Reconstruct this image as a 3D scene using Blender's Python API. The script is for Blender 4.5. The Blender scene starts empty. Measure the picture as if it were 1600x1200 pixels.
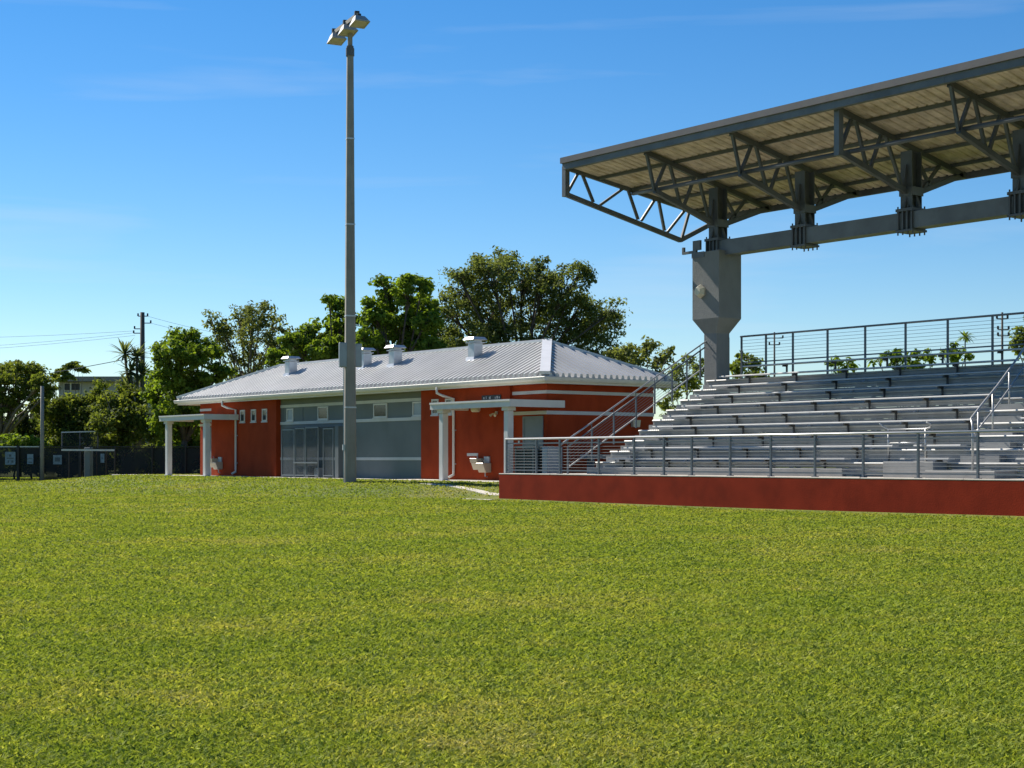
import bpy, bmesh, math, random
import numpy as np
from mathutils import Vector, Matrix

random.seed(7)
rng = np.random.default_rng(7)
SC = bpy.context.scene
COL = SC.collection

# ------------------------------------------------------------------ camera
FPX, VPX, HZ, EYE = 2500.0, -1110.0, 717.0, 1.4      # focal length in photo pixels, vanishing point, horizon row, eye height
TH = math.atan2(800 - VPX, FPX)
CT, ST = math.cos(TH), math.sin(TH)
FW = (-CT, ST)          # view direction on the ground (x runs along the facades, y runs towards the buildings)
RT = (ST, CT)
cam_d = bpy.data.cameras.new('camera')
cam = bpy.data.objects.new('camera', cam_d)
COL.objects.link(cam)
cam.location = (0, 0, EYE)
cam.rotation_euler = (math.radians(90), 0, math.radians(90) - TH)
cam_d.sensor_width = 36
cam_d.lens = 36 * FPX / 1600
cam_d.shift_y = (HZ - 600) / 1600
cam_d.clip_start = 0.1
cam_d.clip_end = 3000
SC.camera = cam

# ------------------------------------------------------------------ light
SUN_EL, SUN_AZ = 40.5, 8.0     # elevation; direction: from -x, a little towards the field (-y)
el, az = math.radians(SUN_EL), math.radians(SUN_AZ)
to_sun = Vector((-math.cos(el) * math.cos(az), -math.cos(el) * math.sin(az), math.sin(el)))
sl = bpy.data.lights.new('sun', 'SUN')
sl.energy = 5.0
sl.angle = math.radians(0.53)
sl.color = (1.0, 0.93, 0.82)
so = bpy.data.objects.new('sun', sl)
COL.objects.link(so)
so.rotation_euler = (-to_sun).to_track_quat('-Z', 'Y').to_euler()
so.location = (-20, 10, 40)

W = bpy.data.worlds.new('World')
SC.world = W
W.use_nodes = True
wn, wl = W.node_tree.nodes, W.node_tree.links
wn.clear()
w_out = wn.new('ShaderNodeOutputWorld')
w_bg = wn.new('ShaderNodeBackground')
sky = wn.new('ShaderNodeTexSky')
sky.sky_type = 'NISHITA'
sky.sun_disc = False
sky.sun_elevation = el
sky.sun_rotation = math.atan2(to_sun.x, to_sun.y)
sky.altitude = 0
sky.air_density = 1.0
sky.dust_density = 0.0
sky.ozone_density = 3.0
hs = wn.new('ShaderNodeHueSaturation')
hs.inputs['Saturation'].default_value = 1.36
tcw = wn.new('ShaderNodeTexCoord')
mpw = wn.new('ShaderNodeMapping')
mpw.inputs['Scale'].default_value = (2.2, 2.2, 26)
mpw.inputs['Rotation'].default_value = (math.radians(3.0), math.radians(-4.0), 0)
nzw = wn.new('ShaderNodeTexNoise')
nzw.inputs['Scale'].default_value = 1.3
nzw.inputs['Detail'].default_value = 6
nzw.inputs['Distortion'].default_value = 0.4
crw = wn.new('ShaderNodeValToRGB')
crw.color_ramp.elements[0].position = 0.56
crw.color_ramp.elements[0].color = (0, 0, 0, 1)
crw.color_ramp.elements[1].position = 0.85
crw.color_ramp.elements[1].color = (0.3, 0.3, 0.3, 1)
mxw = wn.new('ShaderNodeMix')
mxw.data_type = 'RGBA'
wl.new(tcw.outputs['Generated'], mpw.inputs['Vector'])
wl.new(mpw.outputs['Vector'], nzw.inputs['Vector'])
wl.new(nzw.outputs['Fac'], crw.inputs['Fac'])
wl.new(sky.outputs['Color'], hs.inputs['Color'])
wl.new(crw.outputs['Color'], mxw.inputs[0])
tint = wn.new('ShaderNodeMix')
tint.data_type = 'RGBA'; tint.blend_type = 'MULTIPLY'; tint.inputs[0].default_value = 1.0
tint.inputs[7].default_value = (0.95, 0.995, 1.08, 1)
wl.new(hs.outputs['Color'], tint.inputs[6])
wl.new(tint.outputs[2], mxw.inputs[6])
mxw.inputs[7].default_value = (6.5, 7.2, 8.0, 1)
wl.new(mxw.outputs[2], w_bg.inputs['Color'])
w_bg.inputs['Strength'].default_value = 0.066
wl.new(w_bg.outputs['Background'], w_out.inputs['Surface'])

SC.view_settings.view_transform = 'Standard'
SC.view_settings.look = 'None'
SC.view_settings.exposure = 0.78
SC.view_settings.gamma = 1.0
SC.view_settings.use_curve_mapping = False

# ------------------------------------------------------------------ helpers
def at(px, py, D):
    """point seen at photo pixel (px, py), D metres in front of the camera"""
    a, b = (px - 800) / FPX, (HZ - py) / FPX
    return Vector(((FW[0] + a * RT[0]) * D, (FW[1] + a * RT[1]) * D, EYE + b * D))

def smooth(t):
    t = np.clip(t, 0, 1)
    return t * t * (3 - 2 * t)

def ground_z(x, y):
    x = np.asarray(x, float); y = np.asarray(y, float)
    base = 0.12 * smooth((y - 12) / 14)
    ys = 23.5 + 5.2 * smooth((x + 47) / 7.0)                 # the bank is steeper close to the stand
    bank = smooth((y - ys) / (31.2 - ys))
    far = 1 - 0.72 * smooth((-69.5 - x) / 6.0)
    und = 0.035 * np.sin(x * 0.21 + 1.3) * np.sin(y * 0.17 + 0.4) * smooth((np.hypot(x, y) - 14) / 20)
    return base + 0.52 * bank * far + und * (1 - bank)

class MB:
    """collects simple solids and links them as ONE mesh object"""
    def __init__(self):
        self.v = []; self.f = []; self.mi = []
    def add(self, vs, fs, mi=0):
        n = len(self.v)
        self.v += [tuple(p) for p in vs]
        self.f += [tuple(i + n for i in q) for q in fs]
        self.mi += [mi] * len(fs)
        return self
    def box(self, x0, x1, y0, y1, z0, z1, mi=0):
        return self.add([(x0, y0, z0), (x1, y0, z0), (x1, y1, z0), (x0, y1, z0), (x0, y0, z1), (x1, y0, z1), (x1, y1, z1), (x0, y1, z1)],
                        [(0, 3, 2, 1), (4, 5, 6, 7), (0, 1, 5, 4), (1, 2, 6, 5), (2, 3, 7, 6), (3, 0, 4, 7)], mi)
    def cbox(self, c, s, rz=0.0, mi=0):
        co, si = math.cos(rz), math.sin(rz)
        vs = []
        for dz in (-.5, .5):
            for dx, dy in ((-.5, -.5), (.5, -.5), (.5, .5), (-.5, .5)):
                X, Y = dx * s[0], dy * s[1]
                vs.append((c[0] + X * co - Y * si, c[1] + X * si + Y * co, c[2] + dz * s[2]))
        return self.add(vs, [(0, 3, 2, 1), (4, 5, 6, 7), (0, 1, 5, 4), (1, 2, 6, 5), (2, 3, 7, 6), (3, 0, 4, 7)], mi)
    def frustum(self, c, s0, s1, h, rz=0.0, off=(0, 0)):
        co, si = math.cos(rz), math.sin(rz)
        vs = []
        for k, s in ((0, s0), (1, s1)):
            for dx, dy in ((-.5, -.5), (.5, -.5), (.5, .5), (-.5, .5)):
                X, Y = dx * s[0] + off[0] * k, dy * s[1] + off[1] * k
                vs.append((c[0] + X * co - Y * si, c[1] + X * si + Y * co, c[2] + k * h))
        return self.add(vs, [(0, 3, 2, 1), (4, 5, 6, 7), (0, 1, 5, 4), (1, 2, 6, 5), (2, 3, 7, 6), (3, 0, 4, 7)])
    def beam(self, a, b, w, h, up=(0, 0, 1), mi=0):
        a, b = Vector(a), Vector(b)
        d = (b - a).normalized()
        u = Vector(up)
        s = d.cross(u)
        if s.length < 1e-4: s = d.cross(Vector((1, 0, 0)))
        s.normalize(); t = s.cross(d)
        vs = []
        for p in (a, b):
            for i, j in ((-1, -1), (1, -1), (1, 1), (-1, 1)):
                vs.append(p + s * (i * w / 2) + t * (j * h / 2))
        return self.add(vs, [(0, 3, 2, 1), (4, 5, 6, 7), (0, 1, 5, 4), (1, 2, 6, 5), (2, 3, 7, 6), (3, 0, 4, 7)], mi)
    def tube(self, pts, r, n=8, r1=None, cap=True, mi=0):
        pts = [Vector(p) for p in pts]
        m = len(pts)
        rad = [r if r1 is None else r + (r1 - r) * i / (m - 1) for i in range(m)] if not isinstance(r, (list, tuple)) else r
        vs = []; fs = []
        ref = None
        for i, p in enumerate(pts):
            d = (pts[min(i + 1, m - 1)] - pts[max(i - 1, 0)]).normalized()
            if ref is None:
                ref = Vector((0, 0, 1)) if abs(d.z) < .9 else Vector((1, 0, 0))
            s = d.cross(ref).normalized(); t = s.cross(d)
            ref = t if abs(d.z) >= .9 else ref
            for k in range(n):
                a = 2 * math.pi * k / n
                vs.append(p + s * (math.cos(a) * rad[i]) + t * (math.sin(a) * rad[i]))
        for i in range(m - 1):
            for k in range(n):
                k2 = (k + 1) % n
                fs.append((i * n + k, i * n + k2, (i + 1) * n + k2, (i + 1) * n + k))
        if cap:
            fs.append(tuple(range(n - 1, -1, -1)))
            fs.append(tuple(range((m - 1) * n, m * n)))
        return self.add(vs, fs, mi)
    def prism(self, poly, axis, a0, a1, mi=0):
        """poly in the two other axes, extruded along axis"""
        def P(q, a):
            return {'x': (a, q[0], q[1]), 'y': (q[0], a, q[1]), 'z': (q[0], q[1], a)}[axis]
        n = len(poly)
        vs = [P(q, a0) for q in poly] + [P(q, a1) for q in poly]
        fs = [tuple(range(n - 1, -1, -1)), tuple(range(n, 2 * n))]
        fs += [(i, (i + 1) % n, n + (i + 1) % n, n + i) for i in range(n)]
        return self.add(vs, fs, mi)
    def mesh(self, name, mats, org=(0, 0, 0), smooth_shade=False, bevel=0):
        me = bpy.data.meshes.new(name)
        o = org
        me.from_pydata([(p[0] - o[0], p[1] - o[1], p[2] - o[2]) for p in self.v], [], self.f)
        for m in (mats if isinstance(mats, (list, tuple)) else [mats]):
            me.materials.append(m)
        if any(self.mi):
            me.polygons.foreach_set('material_index', self.mi)
        bm = bmesh.new(); bm.from_mesh(me)
        bmesh.ops.recalc_face_normals(bm, faces=bm.faces)
        if bevel:
            bmesh.ops.bevel(bm, geom=[e for e in bm.edges if len(e.link_faces) == 2 and e.calc_face_angle(0) > .6], offset=bevel, segments=1, affect='EDGES')
        if smooth_shade:
            for f in bm.faces: f.smooth = True
        bm.to_mesh(me); bm.free()
        return me
    def build(self, name, mats, parent=None, smooth_shade=False, bevel=0, org=None):
        if org is None:
            org = world_loc(parent) if parent else (0, 0, 0)
        pw = world_loc(parent) if parent else Vector((0, 0, 0))
        me = self.mesh(name, mats, org, smooth_shade, bevel)
        o = bpy.data.objects.new(name, me)
        COL.objects.link(o)
        if parent: o.parent = parent
        o.location = Vector(org) - pw
        return o

def world_loc(o):
    p = Vector((0, 0, 0))
    while o is not None:
        p += o.location; o = o.parent
    return p

def piece(name, me, parent, loc, rz=0.0):
    """one more object of a shared mesh; loc in world coordinates"""
    o = bpy.data.objects.new(name, me)
    COL.objects.link(o)
    o.parent = parent
    o.location = Vector(loc) - world_loc(parent)
    o.rotation_euler = (0, 0, rz)
    return o

def tag(o, label=None, cat=None, group=None, kind=None):
    if label: o['label'] = label
    if cat: o['category'] = cat
    if group: o['group'] = group
    if kind: o['kind'] = kind
    return o

def thing(name, label, cat, loc=(0, 0, 0), group=None):
    o = bpy.data.objects.new(name, None)
    o.empty_display_size = 0.3
    COL.objects.link(o)
    o.location = loc
    return tag(o, label, cat, group)

# ------------------------------------------------------------------ materials
def nodes_of(name):
    m = bpy.data.materials.new(name)
    m.use_nodes = True
    nt = m.node_tree
    return m, nt.nodes, nt.links, nt.nodes['Principled BSDF']

def mat(name, col, rough=.7, metal=0.0, var=.15, scale=6.0, bump=0.0, bscale=40.0, stain=0.0, sscale=(.6, .6, .25), stain_col=None, objvar=0.0, spec=.5):
    """base colour broken up by noise, soft weather stains and fine relief"""
    m, n, l, b = nodes_of(name)
    tc = n.new('ShaderNodeTexCoord')
    geo = n.new('ShaderNodeNewGeometry')
    nz = n.new('ShaderNodeTexNoise'); nz.inputs['Scale'].default_value = scale; nz.inputs['Detail'].default_value = 5
    l.new(geo.outputs['Position'], nz.inputs['Vector'])
    mr = n.new('ShaderNodeMapRange'); mr.inputs[1].default_value = .3; mr.inputs[2].default_value = .7
    mr.inputs[3].default_value = 1 - var; mr.inputs[4].default_value = 1 + var
    l.new(nz.outputs['Fac'], mr.inputs[0])
    fac = mr.outputs[0]
    if objvar:
        oi = n.new('ShaderNodeObjectInfo')
        mo = n.new('ShaderNodeMapRange'); mo.inputs[3].default_value = 1 - objvar; mo.inputs[4].default_value = 1 + objvar
        l.new(oi.outputs['Random'], mo.inputs[0])
        mm = n.new('ShaderNodeMath'); mm.operation = 'MULTIPLY'
        l.new(fac, mm.inputs[0]); l.new(mo.outputs[0], mm.inputs[1]); fac = mm.outputs[0]
    vm = n.new('ShaderNodeVectorMath'); vm.operation = 'SCALE'
    vm.inputs[0].default_value = col
    l.new(fac, vm.inputs['Scale'])
    c = vm.outputs[0]
    if stain:
        mp = n.new('ShaderNodeMapping'); mp.inputs['Scale'].default_value = sscale
        l.new(geo.outputs['Position'], mp.inputs['Vector'])
        n2 = n.new('ShaderNodeTexNoise'); n2.inputs['Scale'].default_value = 2.2; n2.inputs['Detail'].default_value = 7; n2.inputs['Roughness'].default_value = .65
        l.new(mp.outputs['Vector'], n2.inputs['Vector'])
        r2 = n.new('ShaderNodeMapRange'); r2.inputs[1].default_value = .5; r2.inputs[2].default_value = .72; r2.inputs[3].default_value = 0; r2.inputs[4].default_value = stain
        l.new(n2.outputs['Fac'], r2.inputs[0])
        mx = n.new('ShaderNodeMix'); mx.data_type = 'RGBA'
        l.new(r2.outputs[0], mx.inputs[0]); l.new(c, mx.inputs[6])
        sc_ = stain_col or tuple(q * .45 for q in col)
        mx.inputs[7].default_value = (*sc_, 1)
        c = mx.outputs[2]
    l.new(c, b.inputs['Base Color'])
    b.inputs['Roughness'].default_value = rough
    b.inputs['Metallic'].default_value = metal
    b.inputs['Specular IOR Level'].default_value = spec
    if bump:
        n3 = n.new('ShaderNodeTexNoise'); n3.inputs['Scale'].default_value = bscale; n3.inputs['Detail'].default_value = 4
        l.new(geo.outputs['Position'], n3.inputs['Vector'])
        bp = n.new('ShaderNodeBump'); bp.inputs['Strength'].default_value = bump; bp.inputs['Distance'].default_value = .02
        l.new(n3.outputs['Fac'], bp.inputs['Height'])
        l.new(bp.outputs['Normal'], b.inputs['Normal'])
    return m

M = {}
M['red'] = mat('red stucco', (.31, .044, .013), .85, var=.12, scale=1.3, bump=.35, bscale=55, stain=.42, sscale=(.8, .8, .3), spec=.12)
M['red_wall'] = mat('red painted concrete', (.27, .028, .010), .85, spec=.1, var=.16, scale=2.0, bump=.2, bscale=30, stain=.3, sscale=(.7, .7, .5))
M['grey'] = mat('grey stucco', (.145, .168, .170), .85, var=.07, scale=1.0, bump=.3, bscale=55, stain=.15)
M['niche'] = mat('grey stucco panel', (.135, .155, .165), .85, var=.07, scale=1.0, bump=.3, bscale=55)
M['white'] = mat('white paint', (.62, .61, .58), .6, var=.05, scale=3, stain=.18, stain_col=(.4, .38, .33))
M['cream'] = mat('cream gutter paint', (.60, .58, .52), .5, var=.05, scale=3, stain=.15, stain_col=(.42, .39, .32))
M['trim'] = mat('pale trim band', (.52, .53, .53), .75, var=.06, scale=2, stain=.15)
M['metal_roof'] = mat('silver metal roof', (.47, .465, .455), .42, .15, var=.10, scale=.8, stain=.2, stain_col=(.36, .35, .34))
M['cap'] = mat('white metal ridge cap', (.66, .66, .66), .45, .1, var=.05, scale=2)
M['galv'] = mat('galvanized vent metal', (.48, .50, .52), .45, .45, var=.1, scale=5)
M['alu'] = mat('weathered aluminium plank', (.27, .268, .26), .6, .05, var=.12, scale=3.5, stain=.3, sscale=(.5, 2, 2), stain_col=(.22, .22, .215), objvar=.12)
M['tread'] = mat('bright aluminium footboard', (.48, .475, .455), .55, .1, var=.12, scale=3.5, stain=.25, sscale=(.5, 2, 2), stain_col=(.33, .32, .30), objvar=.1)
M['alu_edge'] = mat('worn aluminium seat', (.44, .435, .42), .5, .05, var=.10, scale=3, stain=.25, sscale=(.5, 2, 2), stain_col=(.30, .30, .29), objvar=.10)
M['bracket'] = mat('dark seat bracket', (.07, .07, .07), .6, .3, var=.15)
M['rail'] = mat('grey painted rail', (.115, .135, .155), .5, .2, var=.1, scale=4)
M['rail_top'] = mat('satin steel handrail', (.42, .42, .41), .38, .5, var=.08, scale=4)
M['cable'] = mat('steel cable', (.20, .215, .23), .75, 0, var=.05, spec=.15)
M['steel'] = mat('grey painted steel', (.088, .094, .102), .55, .15, var=.2, scale=1.5, stain=.4, sscale=(1.2, 1.2, .6), stain_col=(.05, .047, .044), objvar=.1)
M['steel_beam'] = mat('weathered steel beam', (.12, .13, .14), .55, .15, var=.2, scale=1.2, stain=.5, sscale=(.9, .9, .9), stain_col=(.07, .068, .065))
M['concrete'] = mat('painted grey concrete', (.185, .188, .185), .85, var=.08, scale=1.5, bump=.4, bscale=25, stain=.25, sscale=(1, 1, .35), stain_col=(.085, .083, .08))
M['pole'] = mat('concrete pole', (.25, .235, .21), .85, var=.12, scale=2.0, bump=.3, bscale=30, stain=.4, sscale=(3, 3, .25), stain_col=(.11, .10, .09))
M['slab'] = mat('pale concrete slab', (.50, .46, .40), .9, var=.12, scale=1.5, bump=.2, bscale=30, stain=.3, sscale=(.5, .5, .5), stain_col=(.33, .30, .25))
M['deck'] = mat('roof deck underside', (.58, .475, .40), .8, spec=.15, var=.25, scale=3.0, bump=.35, bscale=9, stain=.7, sscale=(1.6, .5, .5), stain_col=(.34, .24, .15), objvar=.1)
M['fascia'] = mat('brown grey fascia', (.125, .112, .105), .5, .2, var=.1, scale=2)
M['box'] = mat('blue grey control box', (.27, .31, .34), .5, .2, var=.08, scale=4, stain=.2)
M['cage'] = mat('grey cage frame', (.20, .225, .235), .6, .1, var=.08)
M['pane_blind'] = mat('window with blind behind', (.24, .285, .32), .3, 0, var=.1, scale=3)
M['flood'] = mat('floodlight housing', (.36, .35, .33), .5, .15, var=.08, stain=.25)
M['lens'] = mat('floodlight lens', (.42, .38, .26), .25, 0, var=.1, scale=5)
M['dark'] = mat('dark metal', (.025, .026, .028), .5, .3, var=.15)
M['beige'] = mat('beige fountain enamel', (.50, .43, .32), .35, 0, var=.06, stain=.2, stain_col=(.34, .28, .19))
M['lampshade'] = mat('cream lamp plastic', (.55, .50, .38), .4, 0, var=.05)
M['door'] = mat('grey steel door', (.17, .20, .21), .5, .1, var=.06, stain=.15)
M['ac'] = mat('air conditioner cabinet', (.13, .155, .15), .5, .2, var=.06)
M['ac_dark'] = mat('coil behind louvers', (.02, .025, .024), .6, .1, var=.2)
M['fence'] = mat('black coated steel', (.012, .013, .014), .5, .2, var=.1)
M['bark'] = mat('grey brown bark', (.085, .07, .055), .95, 0, var=.3, scale=5, bump=.8, bscale=18)
M['bark_pale'] = mat('pale bark', (.16, .135, .105), .95, 0, var=.3, scale=5, bump=.8, bscale=18)
M['wood_pole'] = mat('weathered wooden pole', (.10, .085, .07), .9, 0, var=.2, scale=4, stain=.3, sscale=(3, 3, .3))
M['house'] = mat('off white house wall', (.36, .35, .33), .85, 0, var=.06, scale=.6, stain=.2)
M['house_roof'] = mat('house roof edge', (.20, .19, .18), .8, 0, var=.1)
M['poster'] = mat('faded blue poster', (.17, .24, .29), .6, 0, var=.25, scale=9)
M['poster_ink'] = mat('poster print', (.06, .085, .10), .6, 0, var=.3, scale=12)
M['mulch'] = mat('leaf litter', (.06, .05, .03), .95, 0, var=.4, scale=3)

def glass_mat():
    m, n, l, b = nodes_of('window glass')
    b.inputs['Base Color'].default_value = (.015, .02, .02, 1)
    b.inputs['Roughness'].default_value = .06
    b.inputs['Specular IOR Level'].default_value = .5
    nz = n.new('ShaderNodeTexNoise'); nz.inputs['Scale'].default_value = 1.6
    bp = n.new('ShaderNodeBump'); bp.inputs['Strength'].default_value = .06
    l.new(nz.outputs['Fac'], bp.inputs['Height']); l.new(bp.outputs['Normal'], b.inputs['Normal'])
    return m
M['glass'] = glass_mat()

def mesh_cloth(name, col, alpha):
    """woven screen: part of the light passes through it from either side"""
    m, n, l, b = nodes_of(name)
    out = n['Material Output']
    b.inputs['Base Color'].default_value = (*col, 1)
    b.inputs['Roughness'].default_value = .8
    tr = n.new('ShaderNodeBsdfTransparent')
    geo = n.new('ShaderNodeNewGeometry')
    nz = n.new('ShaderNodeTexNoise'); nz.inputs['Scale'].default_value = 1.1; nz.inputs['Detail'].default_value = 4
    l.new(geo.outputs['Position'], nz.inputs['Vector'])
    mr = n.new('ShaderNodeMapRange'); mr.inputs[1].default_value = .35; mr.inputs[2].default_value = .65
    mr.inputs[3].default_value = max(0, alpha - .12); mr.inputs[4].default_value = min(1, alpha + .08)
    l.new(nz.outputs['Fac'], mr.inputs[0])
    mx = n.new('ShaderNodeMixShader')
    l.new(mr.outputs[0], mx.inputs[0]); l.new(tr.outputs[0], mx.inputs[1]); l.new(b.outputs[0], mx.inputs[2])
    l.new(mx.outputs[0], out.inputs['Surface'])
    return m
M['screen'] = mesh_cloth('black windscreen mesh', (.010, .013, .014), .91)
M['chain'] = mesh_cloth('dark wire mesh', (.075, .09, .098), .38)
M['netting'] = mesh_cloth('black netting', (.012, .016, .015), .62)

def leaf_mat(name, dark, light, trans):
    m, n, l, b = nodes_of(name)
    out = n['Material Output']
    at_ = n.new('ShaderNodeAttribute'); at_.attribute_name = 'tone'
    cr = n.new('ShaderNodeValToRGB')
    cr.color_ramp.elements[0].color = (*dark, 1); cr.color_ramp.elements[1].color = (*light, 1)
    l.new(at_.outputs['Fac'], cr.inputs['Fac'])
    l.new(cr.outputs['Color'], b.inputs['Base Color'])
    b.inputs['Roughness'].default_value = .75
    b.inputs['Specular IOR Level'].default_value = .12
    tl = n.new('ShaderNodeBsdfTranslucent')
    g = n.new('ShaderNodeMix'); g.data_type = 'RGBA'; g.blend_type = 'MULTIPLY'; g.inputs[0].default_value = 1
    l.new(cr.outputs['Color'], g.inputs[6]); g.inputs[7].default_value = (*trans, 1)
    l.new(g.outputs[2], tl.inputs['Color'])
    mx = n.new('ShaderNodeMixShader'); mx.inputs[0].default_value = .48
    l.new(b.outputs[0], mx.inputs[1]); l.new(tl.outputs[0], mx.inputs[2])
    l.new(mx.outputs[0], out.inputs['Surface'])
    return m
M['leaf_oak'] = leaf_mat('oak leaves', (.060, .088, .028), (.190, .225, .078), (1.35, 1.3, .6))
M['leaf_bright'] = leaf_mat('bright broad leaves', (.058, .105, .016), (.200, .280, .046), (1.6, 1.55, .5))
M['leaf_olive'] = leaf_mat('olive leaves', (.066, .090, .028), (.215, .245, .082), (1.35, 1.3, .6))
M['leaf_mid'] = leaf_mat('mid green leaves', (0.052, 0.086, 0.02), (0.195, 0.24, 0.06), (1.5, 1.4, .5))
M['leaf_dark'] = leaf_mat('dark understory leaves', (0.018, 0.03, 0.01), (0.055, 0.078, 0.022), (1.3, 1.3, .6))
M['leaf_palm'] = leaf_mat('palm fronds', (0.07, 0.095, 0.042), (0.17, 0.2, 0.085), (1.3, 1.3, .7))

def grass_nodes(m, n, l, b, use_attr):
    geo = n.new('ShaderNodeNewGeometry')
    big = n.new('ShaderNodeTexNoise'); big.inputs['Scale'].default_value = .35; big.inputs['Detail'].default_value = 5; big.inputs['Roughness'].default_value = .6
    l.new(geo.outputs['Position'], big.inputs['Vector'])
    mid = n.new('ShaderNodeTexNoise'); mid.inputs['Scale'].default_value = 2.3; mid.inputs['Detail'].default_value = 4
    l.new(geo.outputs['Position'], mid.inputs['Vector'])
    add = n.new('ShaderNodeMath'); add.operation = 'MULTIPLY_ADD'; add.inputs[1].default_value = .55
    l.new(mid.outputs['Fac'], add.inputs[0]); l.new(big.outputs['Fac'], add.inputs[2])
    mr = n.new('ShaderNodeMapRange'); mr.inputs[1].default_value = .52; mr.inputs[2].default_value = 1.06
    l.new(add.outputs[0], mr.inputs[0])
    patch = n.new('ShaderNodeValToRGB')
    e = patch.color_ramp.elements
    e[0].color = (.185, .258, .038, 1); e[1].color = (.365, .360, .110, 1)
    k = e.new(.45); k.color = (.242, .298, .048, 1)
    k = e.new(.72); k.color = (.300, .328, .066, 1)
    l.new(mr.outputs[0], patch.inputs['Fac'])
    c = patch.outputs['Color']
    if use_attr:
        at_ = n.new('ShaderNodeAttribute'); at_.attribute_name = 'tone'
        cr = n.new('ShaderNodeValToRGB')
        e = cr.color_ramp.elements
        e[0].color = (.42, .5, .42, 1); e[1].color = (1.85, 1.6, 2.4, 1)
        k = e.new(.5); k.color = (1.0, 1.0, 1.0, 1)
        k = e.new(.86); k.color = (1.3, 1.2, 1.2, 1)
        l.new(at_.outputs['Fac'], cr.inputs['Fac'])
        g = n.new('ShaderNodeMix'); g.data_type = 'RGBA'; g.blend_type = 'MULTIPLY'; g.inputs[0].default_value = 1
        l.new(c, g.inputs[6]); l.new(cr.outputs['Color'], g.inputs[7]); c = g.outputs[2]
    else:
        fine = n.new('ShaderNodeTexNoise'); fine.inputs['Scale'].default_value = 14; fine.inputs['Detail'].default_value = 6; fine.inputs['Roughness'].default_value = .75
        l.new(geo.outputs['Position'], fine.inputs['Vector'])
        fr_ = n.new('ShaderNodeMapRange'); fr_.inputs[1].default_value = .3; fr_.inputs[2].default_value = .7; fr_.inputs[3].default_value = .34; fr_.inputs[4].default_value = .70
        l.new(fine.outputs['Fac'], fr_.inputs[0])
        vm = n.new('ShaderNodeVectorMath'); vm.operation = 'SCALE'
        l.new(c, vm.inputs[0]); l.new(fr_.outputs[0], vm.inputs['Scale']); c = vm.outputs[0]
        bp = n.new('ShaderNodeBump'); bp.inputs['Strength'].default_value = .7; bp.inputs['Distance'].default_value = .05
        l.new(fine.outputs['Fac'], bp.inputs['Height']); l.new(bp.outputs['Normal'], b.inputs['Normal'])
    l.new(c, b.inputs['Base Color'])
    b.inputs['Roughness'].default_value = .8
    b.inputs['Specular IOR Level'].default_value = .12
    return c
def lawn_mat():
    m, n, l, b = nodes_of('lawn soil and thatch')
    grass_nodes(m, n, l, b, False)
    return m
def blade_mat():
    m, n, l, b = nodes_of('grass blades')
    c = grass_nodes(m, n, l, b, True)
    tl = n.new('ShaderNodeBsdfTranslucent')
    g = n.new('ShaderNodeMix'); g.data_type = 'RGBA'; g.blend_type = 'MULTIPLY'; g.inputs[0].default_value = 1
    l.new(c, g.inputs[6]); g.inputs[7].default_value = (1.25, 1.2, .6, 1); l.new(g.outputs[2], tl.inputs['Color'])
    mx = n.new('ShaderNodeMixShader'); mx.inputs[0].default_value = .4
    l.new(b.outputs[0], mx.inputs[1]); l.new(tl.outputs[0], mx.inputs[2])
    l.new(mx.outputs[0], n['Material Output'].inputs['Surface'])
    return m
M['lawn'] = lawn_mat()
M['blade'] = blade_mat()

# ================================================================== GROUND
def np_mesh(name, verts, faces_flat, nper, m, tone=None):
    """fast mesh from arrays: all faces have nper corners"""
    me = bpy.data.meshes.new(name)
    nv, nf = len(verts), len(faces_flat) // nper
    me.vertices.add(nv); me.vertices.foreach_set('co', np.asarray(verts, np.float32).ravel())
    me.loops.add(nf * nper); me.loops.foreach_set('vertex_index', np.asarray(faces_flat, np.int32))
    me.polygons.add(nf)
    me.polygons.foreach_set('loop_start', np.arange(0, nf * nper, nper, dtype=np.int32))
    me.polygons.foreach_set('loop_total', np.full(nf, nper, np.int32))
    if tone is not None:
        a = me.attributes.new('tone', 'FLOAT', 'POINT')
        a.data.foreach_set('value', np.asarray(tone, np.float32))
    me.materials.append(m)
    me.update(calc_edges=True)
    return me

gx = np.unique(np.concatenate([np.array([-1500, -700, -400, -250, -180, -140, -120]), np.arange(-110, 12.1, .6), np.array([16, 24, 40, 80, 160, 400, 900])]))
gy = np.unique(np.concatenate([np.array([-900, -400, -150, -60, -30, -15]), np.arange(-8, 46.1, .5), np.arange(47, 110, 3), np.array([130, 170, 250, 400, 800, 1500])]))
X, Y = np.meshgrid(gx, gy)
Zg = ground_z(X, Y)
nx_, ny_ = len(gx), len(gy)
idx = np.arange(nx_ * ny_).reshape(ny_, nx_)
fq = np.stack([idx[:-1, :-1], idx[:-1, 1:], idx[1:, 1:], idx[1:, :-1]], -1).reshape(-1)
g_me = np_mesh('ground', np.stack([X, Y, Zg], -1).reshape(-1, 3), fq, 4, M['lawn'])
for p in g_me.polygons: p.use_smooth = True
ground = bpy.data.objects.new('ground', g_me); COL.objects.link(ground)
tag(ground, kind='structure')

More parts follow.
